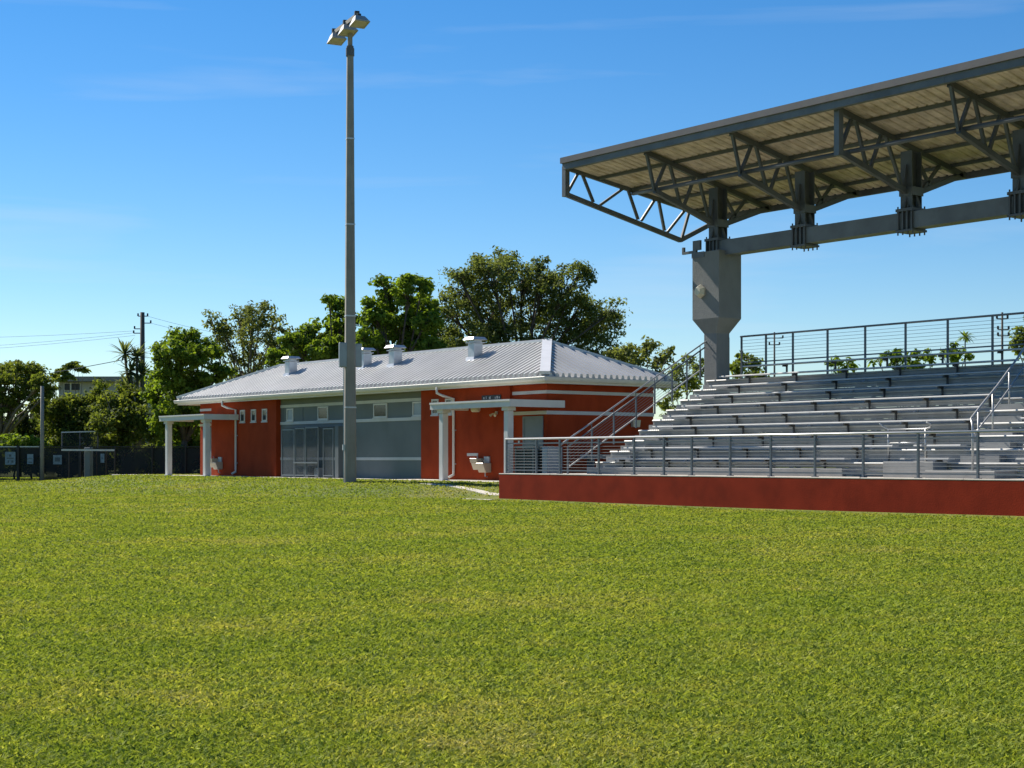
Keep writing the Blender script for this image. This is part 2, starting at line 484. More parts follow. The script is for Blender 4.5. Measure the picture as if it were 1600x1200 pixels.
# ------------------------------------------------------------------ turf: single bent blades, sized by distance
def make_grass(N=820000):
    u = rng.random(N); D = 6.0 * (98.0 / 6.0) ** u
    lat = (rng.random(N) * 2 - 1) * (0.355 * D + .3)
    # a strip of turf on either side of the view, a little sparser and coarser
    N2 = 190000
    D2 = 1.0 / (1 / 5.0 + rng.random(N2) * (1 / 98.0 - 1 / 5.0))
    lat2 = (.355 * D2 + .3 + rng.random(N2) * 4.2) * np.where(rng.random(N2) < .5, -1, 1)
    D = np.concatenate([D, D2]); lat = np.concatenate([lat, lat2]); fat = np.concatenate([np.ones(N), np.full(N2, 1.6)])
    N = len(D)
    x = FW[0] * D + RT[0] * lat; y = FW[1] * D + RT[1] * lat
    # tufts: pull the blades a little towards scattered centres
    cell = .085 * (D / 7) ** .6
    cx = np.round(x / cell) * cell + .35 * cell * np.sin(37.1 * np.round(x / cell) + 11.7 * np.round(y / cell))
    cy = np.round(y / cell) * cell + .35 * cell * np.sin(17.3 * np.round(x / cell) + 29.9 * np.round(y / cell))
    k = .2 * rng.random(N)
    x = x + (cx - x) * k; y = y + (cy - y) * k
    keep = ~((x > -38.95) & (y > 29.05)) & ~((y > 31.0) & (x > -67.6)) & (x > -100)
    keep &= ~((x > -40.35) & (x < -38.8) & (y > 28.78) & (y < 29.32))
    x, y, D, fat = x[keep], y[keep], D[keep], fat[keep]; n = len(x)
    z = ground_z(x, y)
    s = D / 7.0
    h = (.014 + .022 * rng.random(n)) * (1 + .10 * (s - 1))
    w = .0058 * (.6 + .8 * rng.random(n)) * s ** .74 * fat
    ang = rng.random(n) * 2 * np.pi
    lean = (.3 + 1.5 * rng.random(n)) * h
    ld = rng.random(n) * 2 * np.pi
    ca, sa = np.cos(ang), np.sin(ang); cl, sl_ = np.cos(ld), np.sin(ld)
    v = np.empty((n, 4, 3), np.float32)
    v[:, 0] = np.stack([x, y, z - .006], -1)
    mx_, my_ = x + cl * lean * .4, y + sl_ * lean * .4
    v[:, 1] = np.stack([mx_ - ca * w, my_ - sa * w, z + h * .55], -1)
    v[:, 2] = np.stack([x + cl * lean * 1.1, y + sl_ * lean * 1.1, z + h * (.75 + .35 * rng.random(n))], -1)
    v[:, 3] = np.stack([mx_ + ca * w, my_ + sa * w, z + h * .6], -1)
    tone = np.clip(rng.normal(.50, .23, n), 0, 1)
    tone = .48 + (tone - .48) / (1 + .22 * (s - 1))
    straw = rng.random(n) < .09 / s
    tone[straw] = .85 + .15 * rng.random(straw.sum())
    me = np_mesh('grass', v.reshape(-1, 3), np.arange(n * 4), 4, M['blade'], np.repeat(tone, 4))
    o = bpy.data.objects.new('grass', me); COL.objects.link(o)
    tag(o, 'short mown turf with straw flecks covering the playing field', 'grass', kind='stuff')
make_grass()

# ------------------------------------------------------------------ paving
SL = .66       # finished level of the slab round the field house
def slab(name, x0, x1, y0, y1, z0, z1):
    o = MB().box(x0, x1, y0, y1, z0, z1).build(name, M['slab'], bevel=.008)
    tag(o, kind='structure'); return o
xs = [-72.0, -69.5, -67.0, -64.5, -62.0]
for a, b in zip(xs[:-1], xs[1:]): slab('pavement', a + .008, b - .008, 31.05, 32.96, .2, SL)
xs = np.arange(-62.0, -49.0, 2.2)
for a, b in zip(xs[:-1], xs[1:]): slab('pavement', a + .008, b - .008, 32.1, 33.2, .2, SL - .015)
slab('pavement', -48.79, -46.3, 31.05, 32.96, .2, SL)
slab('pavement', -46.28, -43.8, 31.05, 32.96, .2, SL)
slab('pavement', -43.78, -41.4, 31.05, 33.08, .2, SL)
slab('pavement', -41.38, -38.9, 31.3, 38.0, .2, SL - .02)
slab('pavement', -40.3, -38.86, 28.85, 29.25, -.1, .17)
# worn strip of path on the bank
sp = MB()
pp = [(-44.0, 29.75), (-42.6, 29.85), (-41.2, 29.75), (-39.9, 29.55), (-38.9, 29.5)]
for (xa, ya), (xb, yb) in zip(pp[:-1], pp[1:]):
    vs = []
    for (x_, y_) in ((xa, ya), (xb, yb), (xb, yb + .2), (xa, ya + .2)):
        vs.append((x_, y_, float(ground_z(x_, y_)) + .02))
    sp.add(vs + [(a, b, c - .15) for a, b, c in vs], [(0, 1, 2, 3), (0, 4, 5, 1), (1, 5, 6, 2), (2, 6, 7, 3), (3, 7, 4, 0)])
tag(sp.build('path', M['slab']), kind='structure')

# ================================================================== FIELD HOUSE
XL, XR, YF, YB = -66.79, -41.42, 33.09, 37.86
YP = 32.97           # proud red blocks
YG = 33.19           # recessed grey bay
ZT = 3.9             # soffit
bh = thing('field_house', 'long low red and grey field house with ribbed silver hip roof', 'building', (-54, 35.4, 0))
MB().box(XL, -65.45, YF, YF + .2, .2, ZT).build('wall', M['red'], bh)
MB().box(-65.45, -59.5, YP, YP + .2, .2, ZT).box(-59.7, -59.5, YP + .2, YG + .1, .2, ZT).build('wall', M['red'], bh)
g = MB()
g.box(-59.5, -48.65, YG, YG + .2, .2, ZT)
tag(g.build('wall', M['grey'], bh), 'grey stucco wall of the recessed middle bay')
MB().box(-48.65, -43.28, YP, YP + .22, .2, ZT).build('wall', M['red'], bh)
MB().box(-43.28, XR, YF, YF + .2, .2, ZT).build('wall', M['red'], bh)
MB().box(XR - .2, XR, YF + .2, YB, .2, ZT).build('wall', M['red'], bh)
MB().box(XL, XL + .2, YF + .2, YB, .2, ZT).build('wall', M['red'], bh)
MB().box(XL + .2, XR - .2, YB - .2, YB, .2, ZT).build('wall', M['red'], bh)
# trim bands
def band(x0, x1, y, z0, z1, p=.02):
    MB().box(x0, x1, y - p, y + .05, z0, z1).build('trim_band', M['trim'], bh, bevel=.004)
band(-59.497, -48.653, YG, 3.54, 3.66); band(-59.497, -48.653, YG, 2.83, 2.95, .03); band(-59.497, -48.653, YG, 1.35, 1.46)
for z0, z1 in ((3.57, 3.68), (2.88, 3.0)):
    MB().box(-43.277, XR + .022, YF - .022, YF + .04, z0, z1).box(XR - .04, XR + .022, YF + .04, YB + .02, z0, z1).build('trim_band', M['trim'], bh, bevel=.004)
    band(XL - .02, -65.453, YF, z0, z1)
# shallow recessed panels between the bands of the grey bay
for xa in (-59.3, -57.7): MB().box(xa, xa + .08, YG - .012, YG + .02, 2.96, 3.53).build('pilaster', M['niche'], bh)

def window(x0, x1, z0, z1, y, fw=.055, blind=False):
    """a framed pane set in a dark reveal"""
    w = MB()
    w.box(x0, x1, y - .035, y + .03, z0, z0 + fw).box(x0, x1, y - .035, y + .03, z1 - fw, z1)
    w.box(x0, x0 + fw, y - .035, y + .03, z0 + fw, z1 - fw).box(x1 - fw, x1, y - .035, y + .03, z0 + fw, z1 - fw)
    f = w.build('window', M['white'], bh)
    MB().box(x0 + fw, x1 - fw, y - .012, y + .02, z0 + fw, z1 - fw).build('pane', M['pane_blind'] if blind else M['glass'], f)
    MB().box(x0 - .03, x1 + .03, y - .06, y + .01, z0 - .05, z0 - .002).build('sill', M['trim'], f)
for xc in (-62.45, -61.45, -60.47): window(xc - .21, xc + .21, 3.0, 3.53, YP)
for xc in (-47.72, -46.86): window(xc - .21, xc + .21, 3.0, 3.56, YP)
window(-58.95, -58.4, 2.98, 3.5, YG, blind=True)
window(-56.4, -55.6, 2.98, 3.52, YG); window(-52.2, -51.25, 2.98, 3.52, YG); window(-49.5, -48.7, 2.98, 3.52, YG, blind=True)

def door(x0, x1, z0, z1, y, knob):
    fr = MB().box(x0 - .07, x0, y - .03, y + .05, z0, z1 + .07).box(x1, x1 + .07, y - .03, y + .05, z0, z1 + .07).box(x0, x1, y - .03, y + .05, z1, z1 + .07)
    d = MB().box(x0, x1, y - .012, y + .03, z0, z1).build('door', M['door'], bh)
    fr.build('frame', M['door'], d)
    MB().tube([(knob, y - .012, z0 + 1.0), (knob, y - .09, z0 + 1.0)], .03, 8).box(knob - .01, knob + .11, y - .1, y - .075, z0 + .985, z0 + 1.015).build('handle', M['galv'], d)
door(-42.62, -41.66, SL, 2.76, YF, -42.52)
door(-66.4, -65.56, SL, 2.76, YF, -66.3)
MB().box(-42.95, -42.86, YF - .02, YF + .02, 1.9, 2.02).build('light_switch', M['galv'], bh)

# ---- roof
EX0, EX1, EY0, EY1, EZ = -67.95, -40.72, 32.46, 38.18, 4.10
YR, ZR, RX0, RX1 = 35.32, 5.5, -63.18, -44.18
SLF = (ZR - EZ) / (YR - EY0); SLS = (ZR - EZ) / (EX1 - RX1); SLL = (ZR - EZ) / (RX0 - EX0)
rf = MB()
P = [(EX0, EY0, EZ), (EX1, EY0, EZ), (EX1, EY1, EZ), (EX0, EY1, EZ), (RX0, YR, ZR), (RX1, YR, ZR)]
rf.add(P + [(a, b, c - .06) for a, b, c in P], [(0, 1, 5, 4), (1, 2, 5), (2, 3, 4, 5), (3, 0, 4), (6, 7, 11, 10), (7, 8, 11), (8, 9, 10, 11), (9, 6, 10), (0, 6, 7, 1), (1, 7, 8, 2), (2, 8, 9, 3), (3, 9, 6, 0)])
roof = rf.build('roof', M['metal_roof'], bh)
rb = MB()
def rib(a, b, side, w0=.15, w1=.085, h=.12):
    """trapezoid rib from eave point a to upper point b; side = unit vector across"""
    a, b, s = Vector(a), Vector(b), Vector(side)
    up = Vector((0, 0, 1))
    vs = []
    for p in (a, b):
        vs += [p - s * w0 / 2 - up * .01, p + s * w0 / 2 - up * .01, p + s * w1 / 2 + up * h, p - s * w1 / 2 + up * h]
    rb.add(vs, [(0, 1, 2, 3), (7, 6, 5, 4), (0, 4, 5, 1), (1, 5, 6, 2), (2, 6, 7, 3), (3, 7, 4, 0)])
x_ = EX0 + .3
while x_ < EX1 - .12:
    if x_ < RX0: t = (x_ - EX0) / (RX0 - EX0)
    elif x_ > RX1: t = (EX1 - x_) / (EX1 - RX1)
    else: t = 1
    yt = EY0 + (YR - EY0) * t; zt = EZ + (ZR - EZ) * t
    rib((x_, EY0 + .0, EZ), (x_, yt - .02, zt - .01), (1, 0, 0))
    rib((x_, EY1, EZ), (x_, EY1 - (yt - EY0) + .02, zt - .01), (1, 0, 0))
    x_ += .29
y_ = EY0 + .25
while y_ < EY1 - .1:
    t = min(y_ - EY0, EY1 - y_) / (YR - EY0)
    rib((EX1, y_, EZ), (EX1 - (EX1 - RX1) * t + .02, y_, EZ + (ZR - EZ) * t - .01), (0, 1, 0))
    rib((EX0, y_, EZ), (EX0 + (RX0 - EX0) * t - .02, y_, EZ + (ZR - EZ) * t - .01), (0, 1, 0))
    y_ += .26
tag(rb.build('roof_rib', M['metal_roof'], roof), kind='stuff')
cp = MB()
def capline(a, b, w, h):
    cp.beam(Vector(a) + Vector((0, 0, h * .5 + .03)), Vector(b) + Vector((0, 0, h * .5 + .03)), w, h)
capline((RX0, YR, ZR), (RX1, YR, ZR), .34, .1)
for c_, r_ in (((EX1, EY0, EZ), (RX1, YR, ZR)), ((EX1, EY1, EZ), (RX1, YR, ZR)), ((EX0, EY0, EZ), (RX0, YR, ZR)), ((EX0, EY1, EZ), (RX0, YR, ZR))):
    cc, rr = Vector(c_), Vector(r_)
    capline(cc + (rr - cc) * .02, rr + (cc - rr) * .0, .34, .11)
cp.build('hip_cap', M['cap'], roof)
# eaves: soffit, fascia and the gutter hung on it
MB().box(EX0 + .06, EX1 - .06, EY0 + .06, EY1 - .06, ZT + .001, ZT + .04).build('soffit', M['cream'], bh)
fa = MB()
fa.box(EX0 + .04, EX1 - .04, EY0 + .04, EY0 + .058, ZT - .03, EZ - .05).box(EX0 + .04, EX1 - .04, EY1 - .058, EY1 - .04, ZT - .03, EZ - .05)
fa.box(EX0 + .04, EX0 + .058, EY0 + .06, EY1 - .06, ZT - .03, EZ - .05).box(EX1 - .058, EX1 - .04, EY0 + .06, EY1 - .06, ZT - .03, EZ - .05)
fa.build('fascia', M['cream'], bh)
prof = [(0, .0), (-.09, .0), (-.125, .06), (-.135, .13), (-.125, .145), (0, .145)]
gu = MB()
gu.prism([(EY0 + .035 + p, EZ - .16 + q) for p, q in prof], 'x', EX0 - .09, EX1 + .09)
gu.prism([(EX1 - .035 - p, EZ - .16 + q) for p, q in prof], 'y', EY0 + .037, EY1 + .09)
gu.prism([(EX0 + .035 + p, EZ - .16 + q) for p, q in prof], 'y', EY0 + .037, EY1 + .09)
gu.build('gutter', M['cream'], bh)
for xd in (-46.5, -63.0):
    yw = YP - .06
    d = MB()
    d.tube([(xd - .35, EY0 - .03, EZ - .14), (xd - .35, EY0 - .03, EZ - .36), (xd - .2, EY0 + .14, EZ - .46), (xd, yw, EZ - .55), (xd, yw, 1.0), (xd, yw, .84), (xd - .08, yw - .16, .74)], .048, 8)
    dp = d.build('downspout', M['white'], bh, smooth_shade=True)
    for z in (1.2, 2.4, 3.3): MB().box(xd - .08, xd + .08, YP - .02, YP - .001, z, z + .04).build('strap', M['galv'], dp)
# roof ventilators
def vent(x, y, big):
    z = EZ + SLF * (y - EY0)
    v = MB()
    v.frustum((x, y, z - .1), (.58, .58), (.46, .46), .2)
    v.cbox((x, y, z + .3), (.38, .38, .6))
    o = v.build('ventilator', M['galv'], bh, org=(x, y, z))
    c = MB()
    c.cbox((x, y, z + .63), (.5, .5, .03)).cbox((x, y, z + .70), (.34, .34, .09)).frustum((x, y, z + .73), (.64, .64), (.5, .5), .1)
    c.build('vent_cap', M['galv'], o)
for x, y in ((-60.5, 34.25), (-54.68, 34.35), (-52.39, 34.3), (-47.1, 34.3)): vent(x, y, 1)
# wall light on the end wall
MB().frustum((XR + .09, 36.95, 2.5), (.12, .3), (.16, .34), .24).build('wall_light', M['lampshade'], bh)

# ---- entrance canopies
def entrance_canopy(x0, x1, y0, y1, label, posts, lights):
    t = thing('entrance_canopy', label, 'canopy', ((x0 + x1) / 2, (y0 + y1) / 2, SL), 'entrance canopies of the field house')
    z0, z1 = 3.1, 3.34
    MB().box(x0 + .13, x1 - .13, y0 + .13, y1 - .02, 3.2, 3.27).build('roof_slab', M['cream'], t)
    MB().prism([(y0, z0), (y0 + .12, z0), (y0 + .12, z1), (y0 - .03, z1), (y0 - .03, z1 - .06), (y0, z1 - .08)], 'x', x0, x1).build('beam', M['white'], t)
    for xa in (x0, x1 - .12):
        MB().box(xa, xa + .12, y0 + .122, y1, z0 + .001, z1 - .001).build('beam', M['white'], t)
    for xp, yp in posts:
        c = MB().box(xp - .12, xp + .12, yp - .12, yp + .12, SL - .02, z0 - .12).build('column', M['white'], t, bevel=.02)
        MB().box(xp - .17, xp + .17, yp - .16, yp + .16, z0 - .12, z0 - .002).build('bracket', M['cream'], c)
        MB().box(xp - .15, xp + .15, yp - .15, yp + .15, SL - .02, SL + .02).build('base_plate', M['galv'], c)
    for xp, yp in lights:
        MB().tube([(xp, yp, 3.2), (xp, yp, 3.06), (xp, yp, 3.0)], [.17, .17, .12], 14).build('ceiling_light', M['lampshade'], t)
entrance_canopy(-45.79, -41.21, 31.41, 33.7, 'white flat canopy over the entrance beside the grandstand, right of the pole', [(-45.33, 31.66), (-41.62, 31.66)], [(-44.2, 32.2), (-42.3, 32.2)])
entrance_canopy(-67.3, -62.82, 31.31, 32.96, 'white flat canopy on two columns at the far left corner of the field house', [(-66.86, 31.56), (-63.1, 31.56)], [(-64.6, 32.2)])

# ---- small things along the facade
def fountain(x, label):
    t = thing('drinking_fountain', label, 'drinking fountain', (x, YP, SL), 'drinking fountains on the field house wall')
    MB().prism([(YP - .001, 1.27), (YP - .30, 1.27), (YP - .33, 1.42), (YP - .001, 1.42)], 'x', x - .42, x - .02).prism([(YP - .001, 1.02), (YP - .2, 1.02), (YP - .30, 1.268), (YP - .001, 1.268)], 'x', x - .38, x - .03).build('basin', M['beige'], t, bevel=.012)
    MB().prism([(YP - .001, .93), (YP - .24, .93), (YP - .36, 1.22), (YP - .36, 1.26), (YP - .001, 1.26)], 'x', x, x + .42).build('basin', M['beige'], t, bevel=.012)
    MB().box(x + .05, x + .36, YP - .05, YP - .001, 1.262, 1.48).build('back_panel', M['galv'], t)
    for dx, z in ((-.22, 1.42), (.2, 1.26)):
        MB().tube([(x + dx, YP - .12, z), (x + dx, YP - .12, z + .06), (x + dx, YP - .16, z + .08)], .015, 6).build('spout', M['galv'], t)
    MB().tube([(x + .2, YP - .1, .94), (x + .2, YP - .1, .80), (x + .2, YP - .005, .78)], .022, 6).build('drain_pipe', M['galv'], t)
fountain(-44.75, 'pair of beige drinking fountains beside the right downspout, under the canopy by the grandstand')
fountain(-64.75, 'pair of beige drinking fountains at the far left end of the red wall')
sg = thing('wall_sign', 'small black sign with pale raised lettering above the right canopy', 'sign', (-44.3, YP, 3.5))
MB().box(-44.85, -43.75, YP - .03, YP - .001, 3.42, 3.6).build('board', M['dark'], sg)
for i, xo in enumerate((-44.74, -44.6, -44.42, -44.36, -44.08, -43.98, -43.86)):
    MB().box(xo, xo + (.05, .03, .07, .03, .04, .06, .05)[i], YP - .036, YP - .031, 3.47, 3.56 if i % 2 else 3.54).build('letter', M['trim'], sg)
o = MB().box(-45.75, -45.1, YP - .015, YP - .001, 1.5, 1.6).build('wall_plate', M['trim'])
tag(o, 'small pale plate on the red wall left of the right drinking fountains', 'plate')
# security lights under the right canopy
t = thing('security_light', 'twin spot security light on the red wall under the right canopy', 'light', (-44.0, YP, 3.0))
MB().box(-44.05, -43.95, YP - .05, YP - .001, 2.93, 3.03).build('base', M['galv'], t)
for dx in (-.1, .1):
    MB().tube([(-44 + dx * .3, YP - .05, 2.98), (-44 + dx, YP - .12, 2.94), (-44 + dx * 1.4, YP - .2, 2.88)], [.015, .03, .05], 8).build('lamp', M['lampshade'], t)

# ---- storage cage against the grey bay
cg = thing('storage_cage', 'tall grey wire mesh storage cage with a low hatch against the grey wall', 'cage', (-57.4, 32.6, SL))
cy0, cy1 = 32.45, YG - .025
def cage_bay(x0, x1, z1, y0):
    p = MB()
    for x in (x0, x1):
        p.cbox((x, y0, (SL + z1) / 2), (.032, .032, z1 - SL))
    p.box(x0, x1, y0 - .022, y0 + .022, z1 - .045, z1); p.box(x0 + .023, x1 - .023, y0 - .02, y0 + .02, SL + .05, SL + .09)
    f = p.build('frame', M['cage'], cg)
    MB().box(x0 + .03, x1 - .03, y0 - .004, y0 + .004, SL + .1, z1 - .05).build('mesh_panel', M['chain'], f)
cage_bay(-58.55, -57.55, 2.62, 32.72); cage_bay(-57.45, -56.70, 2.66, 32.72); cage_bay(-56.60, -55.60, 2.68, 32.72); cage_bay(-55.20, -54.45, 2.62, 32.72)
MB().box(-57.5, -55.6, 32.66, 32.69, 1.22, 1.27).build('cross_bar', M['cage'], cg)
MB().box(-58.55, -54.45, 32.75, cy1, 2.66, 2.68).build('roof_panel', M['chain'], cg)
MB().box(-54.32, -54.06, 32.72, cy1, SL, 2.68).build('side_panel', M['niche'], cg)
for k in range(3):
    w = MB().box(-56.95 + .42 * k, -56.65 + .42 * k, 32.85, 33.1, SL, 1.12 - .04 * k).box(-56.93 + .42 * k, -56.67 + .42 * k, 32.82, 32.849, SL + .05, 1.08 - .04 * k)
    o = w.build('storage_bin', M['galv'] if k != 1 else M['dark'])
    tag(o, ['pale upright bin in the storage cage, nearest the red wall', 'dark upright bin between two pale bins in the storage cage', 'pale upright bin at the right of the row in the storage cage'][k], 'bin', 'bins inside the storage cage')

# ---- air conditioner
ac = thing('air_conditioner', 'grey air conditioner with dark louvers standing by the field house door', 'air conditioner', (-41.6, 31.9, SL - .02))
ax0, ax1, ay0, ay1 = -41.42, -40.42, 31.75, 32.6
MB().box(ax0 + .04, ax1 - .04, ay0 + .04, ay1 - .04, SL, 1.72).build('coil', M['ac_dark'], ac)
cab = MB()
for x in (ax0, ax1 - .06):
    cab.box(x, x + .06, ay0, ay0 + .06, SL, 1.74); cab.box(x, x + .06, ay1 - .06, ay1, SL, 1.74)
cab.box(ax0, ax1, ay0, ay1, 1.742, 1.82).box(ax0 + .061, ax1 - .061, ay0 + .005, ay1 - .005, SL, SL + .08)
cab.box((ax0 + ax1) / 2 - .02, (ax0 + ax1) / 2 + .02, ay0 + .008, ay0 + .038, SL + .081, 1.74)
cab.box(ax1 - .03, ax1 - .002, (ay0 + ay1) / 2 - .02, (ay0 + ay1) / 2 + .02, SL + .081, 1.74)
cab.build('cabinet', M['ac'], ac)
sm = MB().box(0, ax1 - ax0 - .14, 0, .028, 0, .022).mesh('louver', M['ac'])
sm2 = MB().box(0, .028, 0, ay1 - ay0 - .14, 0, .022).mesh('louver', M['ac'])
for k in range(9):
    z = SL + .15 + k * .108
    piece('louver', sm, ac, (ax0 + .07, ay0 + .01, z))
    piece('louver', sm2, ac, (ax1 - .038, ay0 + .07, z))
ub = thing('utility_box', 'blue grey upright utility cabinet between the air conditioner and the red end wall', 'cabinet', (-39.9, 31.9, SL))
MB().box(-40.18, -39.86, 31.9, 32.5, SL - .02, 1.78).build('body', M['box'], ub, bevel=.015)
MB().box(-40.14, -39.9, 31.885, 31.899, SL + .1, 1.7).build('panel_door', M['box'], ub)
bn = thing('bench', 'long grey aluminium bench along the red end wall behind the stair', 'bench', (-39.6, 34.5, SL))
MB().box(-40.3, -39.95, 33.6, 36.6, 1.42, 1.55).build('seat', M['alu'], bn)
for y in (33.9, 35.1, 36.3):
    MB().box(-40.28, -39.97, y - .03, y + .03, SL - .02, 1.419).build('leg', M['rail'], bn)

# ================================================================== LIGHT POLE
PX, PY = -47.95, 29.5
pz = float(ground_z(PX, PY)) - .05
lp = thing('light_pole', 'tall square concrete floodlight pole standing on the lawn before the field house', 'light pole', (PX, PY, pz))
RZ = math.atan2(RT[1], RT[0]) + math.radians(16)       # square shaft turned so one face catches the sun
zt = 15.75
sh = MB()
n_ = 18
vs = []; fs = []
for i in range(n_ + 1):
    f_ = i / n_; s_ = .40 + (.215 - .40) * f_; z = pz + (zt - pz) * f_
    c_ = .12 * s_
    ring = [(-s_ / 2 + c_, -s_ / 2), (s_ / 2 - c_, -s_ / 2), (s_ / 2, -s_ / 2 + c_), (s_ / 2, s_ / 2 - c_), (s_ / 2 - c_, s_ / 2), (-s_ / 2 + c_, s_ / 2), (-s_ / 2, s_ / 2 - c_), (-s_ / 2, -s_ / 2 + c_)]
    for a, b in ring:
        vs.append((PX + a * math.cos(RZ) - b * math.sin(RZ), PY + a * math.sin(RZ) + b * math.cos(RZ), z))
for i in range(n_):
    for k in range(8): fs.append((i * 8 + k, i * 8 + (k + 1) % 8, (i + 1) * 8 + (k + 1) % 8, (i + 1) * 8 + k))
fs.append(tuple(range(n_ * 8, n_ * 8 + 8)))
sh.add(vs, fs); sh.build('shaft', M['pole'], lp)
col = MB().tube([(PX, PY, zt - .25), (PX, PY, zt + .02)], .15, 12).tube([(PX, PY, zt + .02), (PX, PY, zt + .1)], .125, 12)
col.build('collar', M['steel'], lp)
MB().tube([(PX, PY, zt + .1), (PX, PY, 16.58)], .085, 10).build('neck', M['pole'], lp)
# crossarm
ad = Vector((1.1 * RT[0] - 2.4 * FW[0], 1.1 * RT[1] - 2.4 * FW[1], 0)).normalized()
pc = Vector((PX, PY, 16.64)) - ad * .1 - Vector((RT[0], RT[1], 0)) * .13
a0, a1 = pc - ad * 1.32, pc + ad * 1.32
arm = MB().beam(a0, a1, .09, .13).build('crossarm', M['pole'], lp)
fd = Vector((RT[0] * .45 - FW[0] * .9, RT[1] * .45 - FW[1] * .9, 0)).normalized()
for k, tpos in enumerate((-1.25, -.02, 1.22)):
    q = pc + ad * tpos
    MB().cbox(q + Vector((0, 0, .06)), (.16, .16, .16), RZ).beam(q, q + fd * .18 + Vector((0, 0, -.1)), .05, .05).build('clamp', M['dark'], lp)
    c = q + fd * .22 + Vector((0, 0, -.38))
    # hood: a tapered shoe box opening downward, tilted a little outward
    s0, s1, hh = (.74, .62), (.40, .30), .28
    rz = math.atan2(fd.y, fd.x)
    h = MB(); co, si = math.cos(rz), math.sin(rz)
    def V(u, v, w): 
        tl = w + .18 * u                                   # tilt
        return (c.x + u * co - v * si, c.y + u * si + v * co, c.z + tl)
    b4 = [(-.25, -.28), (.34, -.28), (.34, .28), (-.25, .28)]
    t4 = [(-.18, -.17), (.10, -.17), (.10, .17), (-.18, .17)]
    vs = [V(u, v, 0) for u, v in b4] + [V(u, v, hh) for u, v in t4] + [V(u * .93, v * .93, .0) for u, v in b4] + [V(u * .8, v * .8, hh - .1) for u, v in t4]
    h.add(vs, [(4, 5, 6, 7), (0, 1, 5, 4), (1, 2, 6, 5), (2, 3, 7, 6), (3, 0, 4, 7), (8, 12, 13, 9), (9, 13, 14, 10), (10, 14, 15, 11), (11, 15, 12, 8), (12, 15, 14, 13),
               (0, 8, 9, 1), (1, 9, 10, 2), (2, 10, 11, 3), (3, 11, 8, 0)])
    fl = h.build('floodlight', M['flood'], lp)
    ln = MB()
    ln.add([V(u * .92, v * .92, .03) for u, v in b4] + [V(u * .92, v * .92, .05) for u, v in b4], [(0, 1, 2, 3), (4, 7, 6, 5), (0, 4, 5, 1), (1, 5, 6, 2), (2, 6, 7, 3), (3, 7, 4, 0)])
    ln.build('lens', M['lens'], fl)
    MB().tube([V(0, 0, hh + .0), V(0, 0, hh + .1)], .07, 8).build('ballast', M['dark'], fl)
def toRF(r, f): return Vector((RT[0] * r + FW[0] * f, RT[1] * r + FW[1] * f, 0))
for r, f, zb, s in ((-.235, -.12, 4.6, (.27, .22, .86)), (.27, .16, 4.62, (.22, .24, .82))):
    p = Vector((PX, PY, 0)) + toRF(r, f)
    bx = MB().cbox((p.x, p.y, zb + s[2] / 2), s, RZ).build('control_box', M['box'], lp, bevel=.015)
    q = p + toRF(0, -.0)
    MB().cbox((p.x + toRF(0, -.12).x, p.y + toRF(0, -.12).y, zb + s[2] / 2), (s[0] * .86, .02, s[2] * .9), RZ).build('cover', M['box'], bx)
for z in (3.2, 6.4, 9.6, 12.6):
    w_b = .40 + (.215 - .40) * (z - pz) / (zt - pz) + .018
    MB().cbox((PX, PY, z), (w_b, w_b, .05), RZ).build('strap', M['galv'], lp)
cpos = Vector((PX, PY, 0)) + toRF(-.21, -.09)
MB().tube([(cpos.x, cpos.y, .5), (cpos.x, cpos.y, 4.6)], .022, 6).build('conduit', M['galv'], lp)
MB().cbox((cpos.x, cpos.y, 1.8), (.09, .09, .2), RZ).build('junction_box', M['galv'], lp)

# ================================================================== GRANDSTAND
DZ = .95
YW = 29.2
PXL, PXR = -38.87, -13.0
pl = thing('terrace_wall', 'low dark red concrete terrace wall with a pale cap under the front railing', 'wall', (-26, YW, 0))
MB().box(PXL, PXR, YW, YW + .3, -.3, DZ - .024).build('wall', M['red_wall'], pl)
MB().box(PXL, PXL + .3, YW + .3, 38.5, -.3, DZ - .024).build('wall', M['red_wall'], pl)
capm = []
xs = [PXL - .02] + [-36.4 + 2.9 * k for k in range(9)]
for a, b in zip(xs[:-1], xs[1:]):
    MB().box(a + .004, b - .004, YW - .004, YW + .55, DZ - .022, DZ + .012).build('coping', M['slab'], pl, bevel=.01)
MB().box(PXL + .002, PXR, YW + .552, 38.5, DZ - .12, DZ).build('floor_slab', M['slab'], pl)

gs = thing('grandstand', 'silver aluminium bleacher grandstand of ten rows rising behind the terrace wall', 'grandstand', (-28, 33, DZ))
NR = 10
RUN, RISE = .582, .325
GX0, GX1 = -37.0, -14.0
def row(i): return 31.24 + RUN * i, 1.42 + RISE * i         # front edge and top of the seat
seat_start = [-36.3, -36.2, -36.2, -36.15, -36.1, -36.1, -36.1, -36.05, -36.2, -35.75]
aisle_l = [-23.85, -24.05, -24.17, -24.51, -24.66, -24.8, -24.97, -25.15, -25.33, -25.52]
def planks(name, x0, x1, y0, y1, z0, z1, m, parent, seg, rnd, nose=0):
    n = max(1, int(round((x1 - x0) / seg)))
    cut = [x0] + [x0 + (x1 - x0) * k / n + (rnd.random() - .5) * .8 for k in range(1, n)] + [x1]
    for a, b in zip(cut[:-1], cut[1:]):
        dz = (rnd.random() - .5) * .006
        if nose:
            q = MB().prism([(y0, z0 + dz), (y1, z0 + dz), (y1, z1 + dz), (y0 + nose, z1 + dz), (y0 + nose * .3, z1 + dz - nose * .3), (y0, z1 + dz - nose)], 'x', a + .004, b - .004)
            q.build(name, m, parent)
        else:
            MB().box(a + .004, b - .004, y0, y1, z0 + dz, z1 + dz).build(name, m, parent, bevel=.006)
rr = random.Random(3)
br = MB()
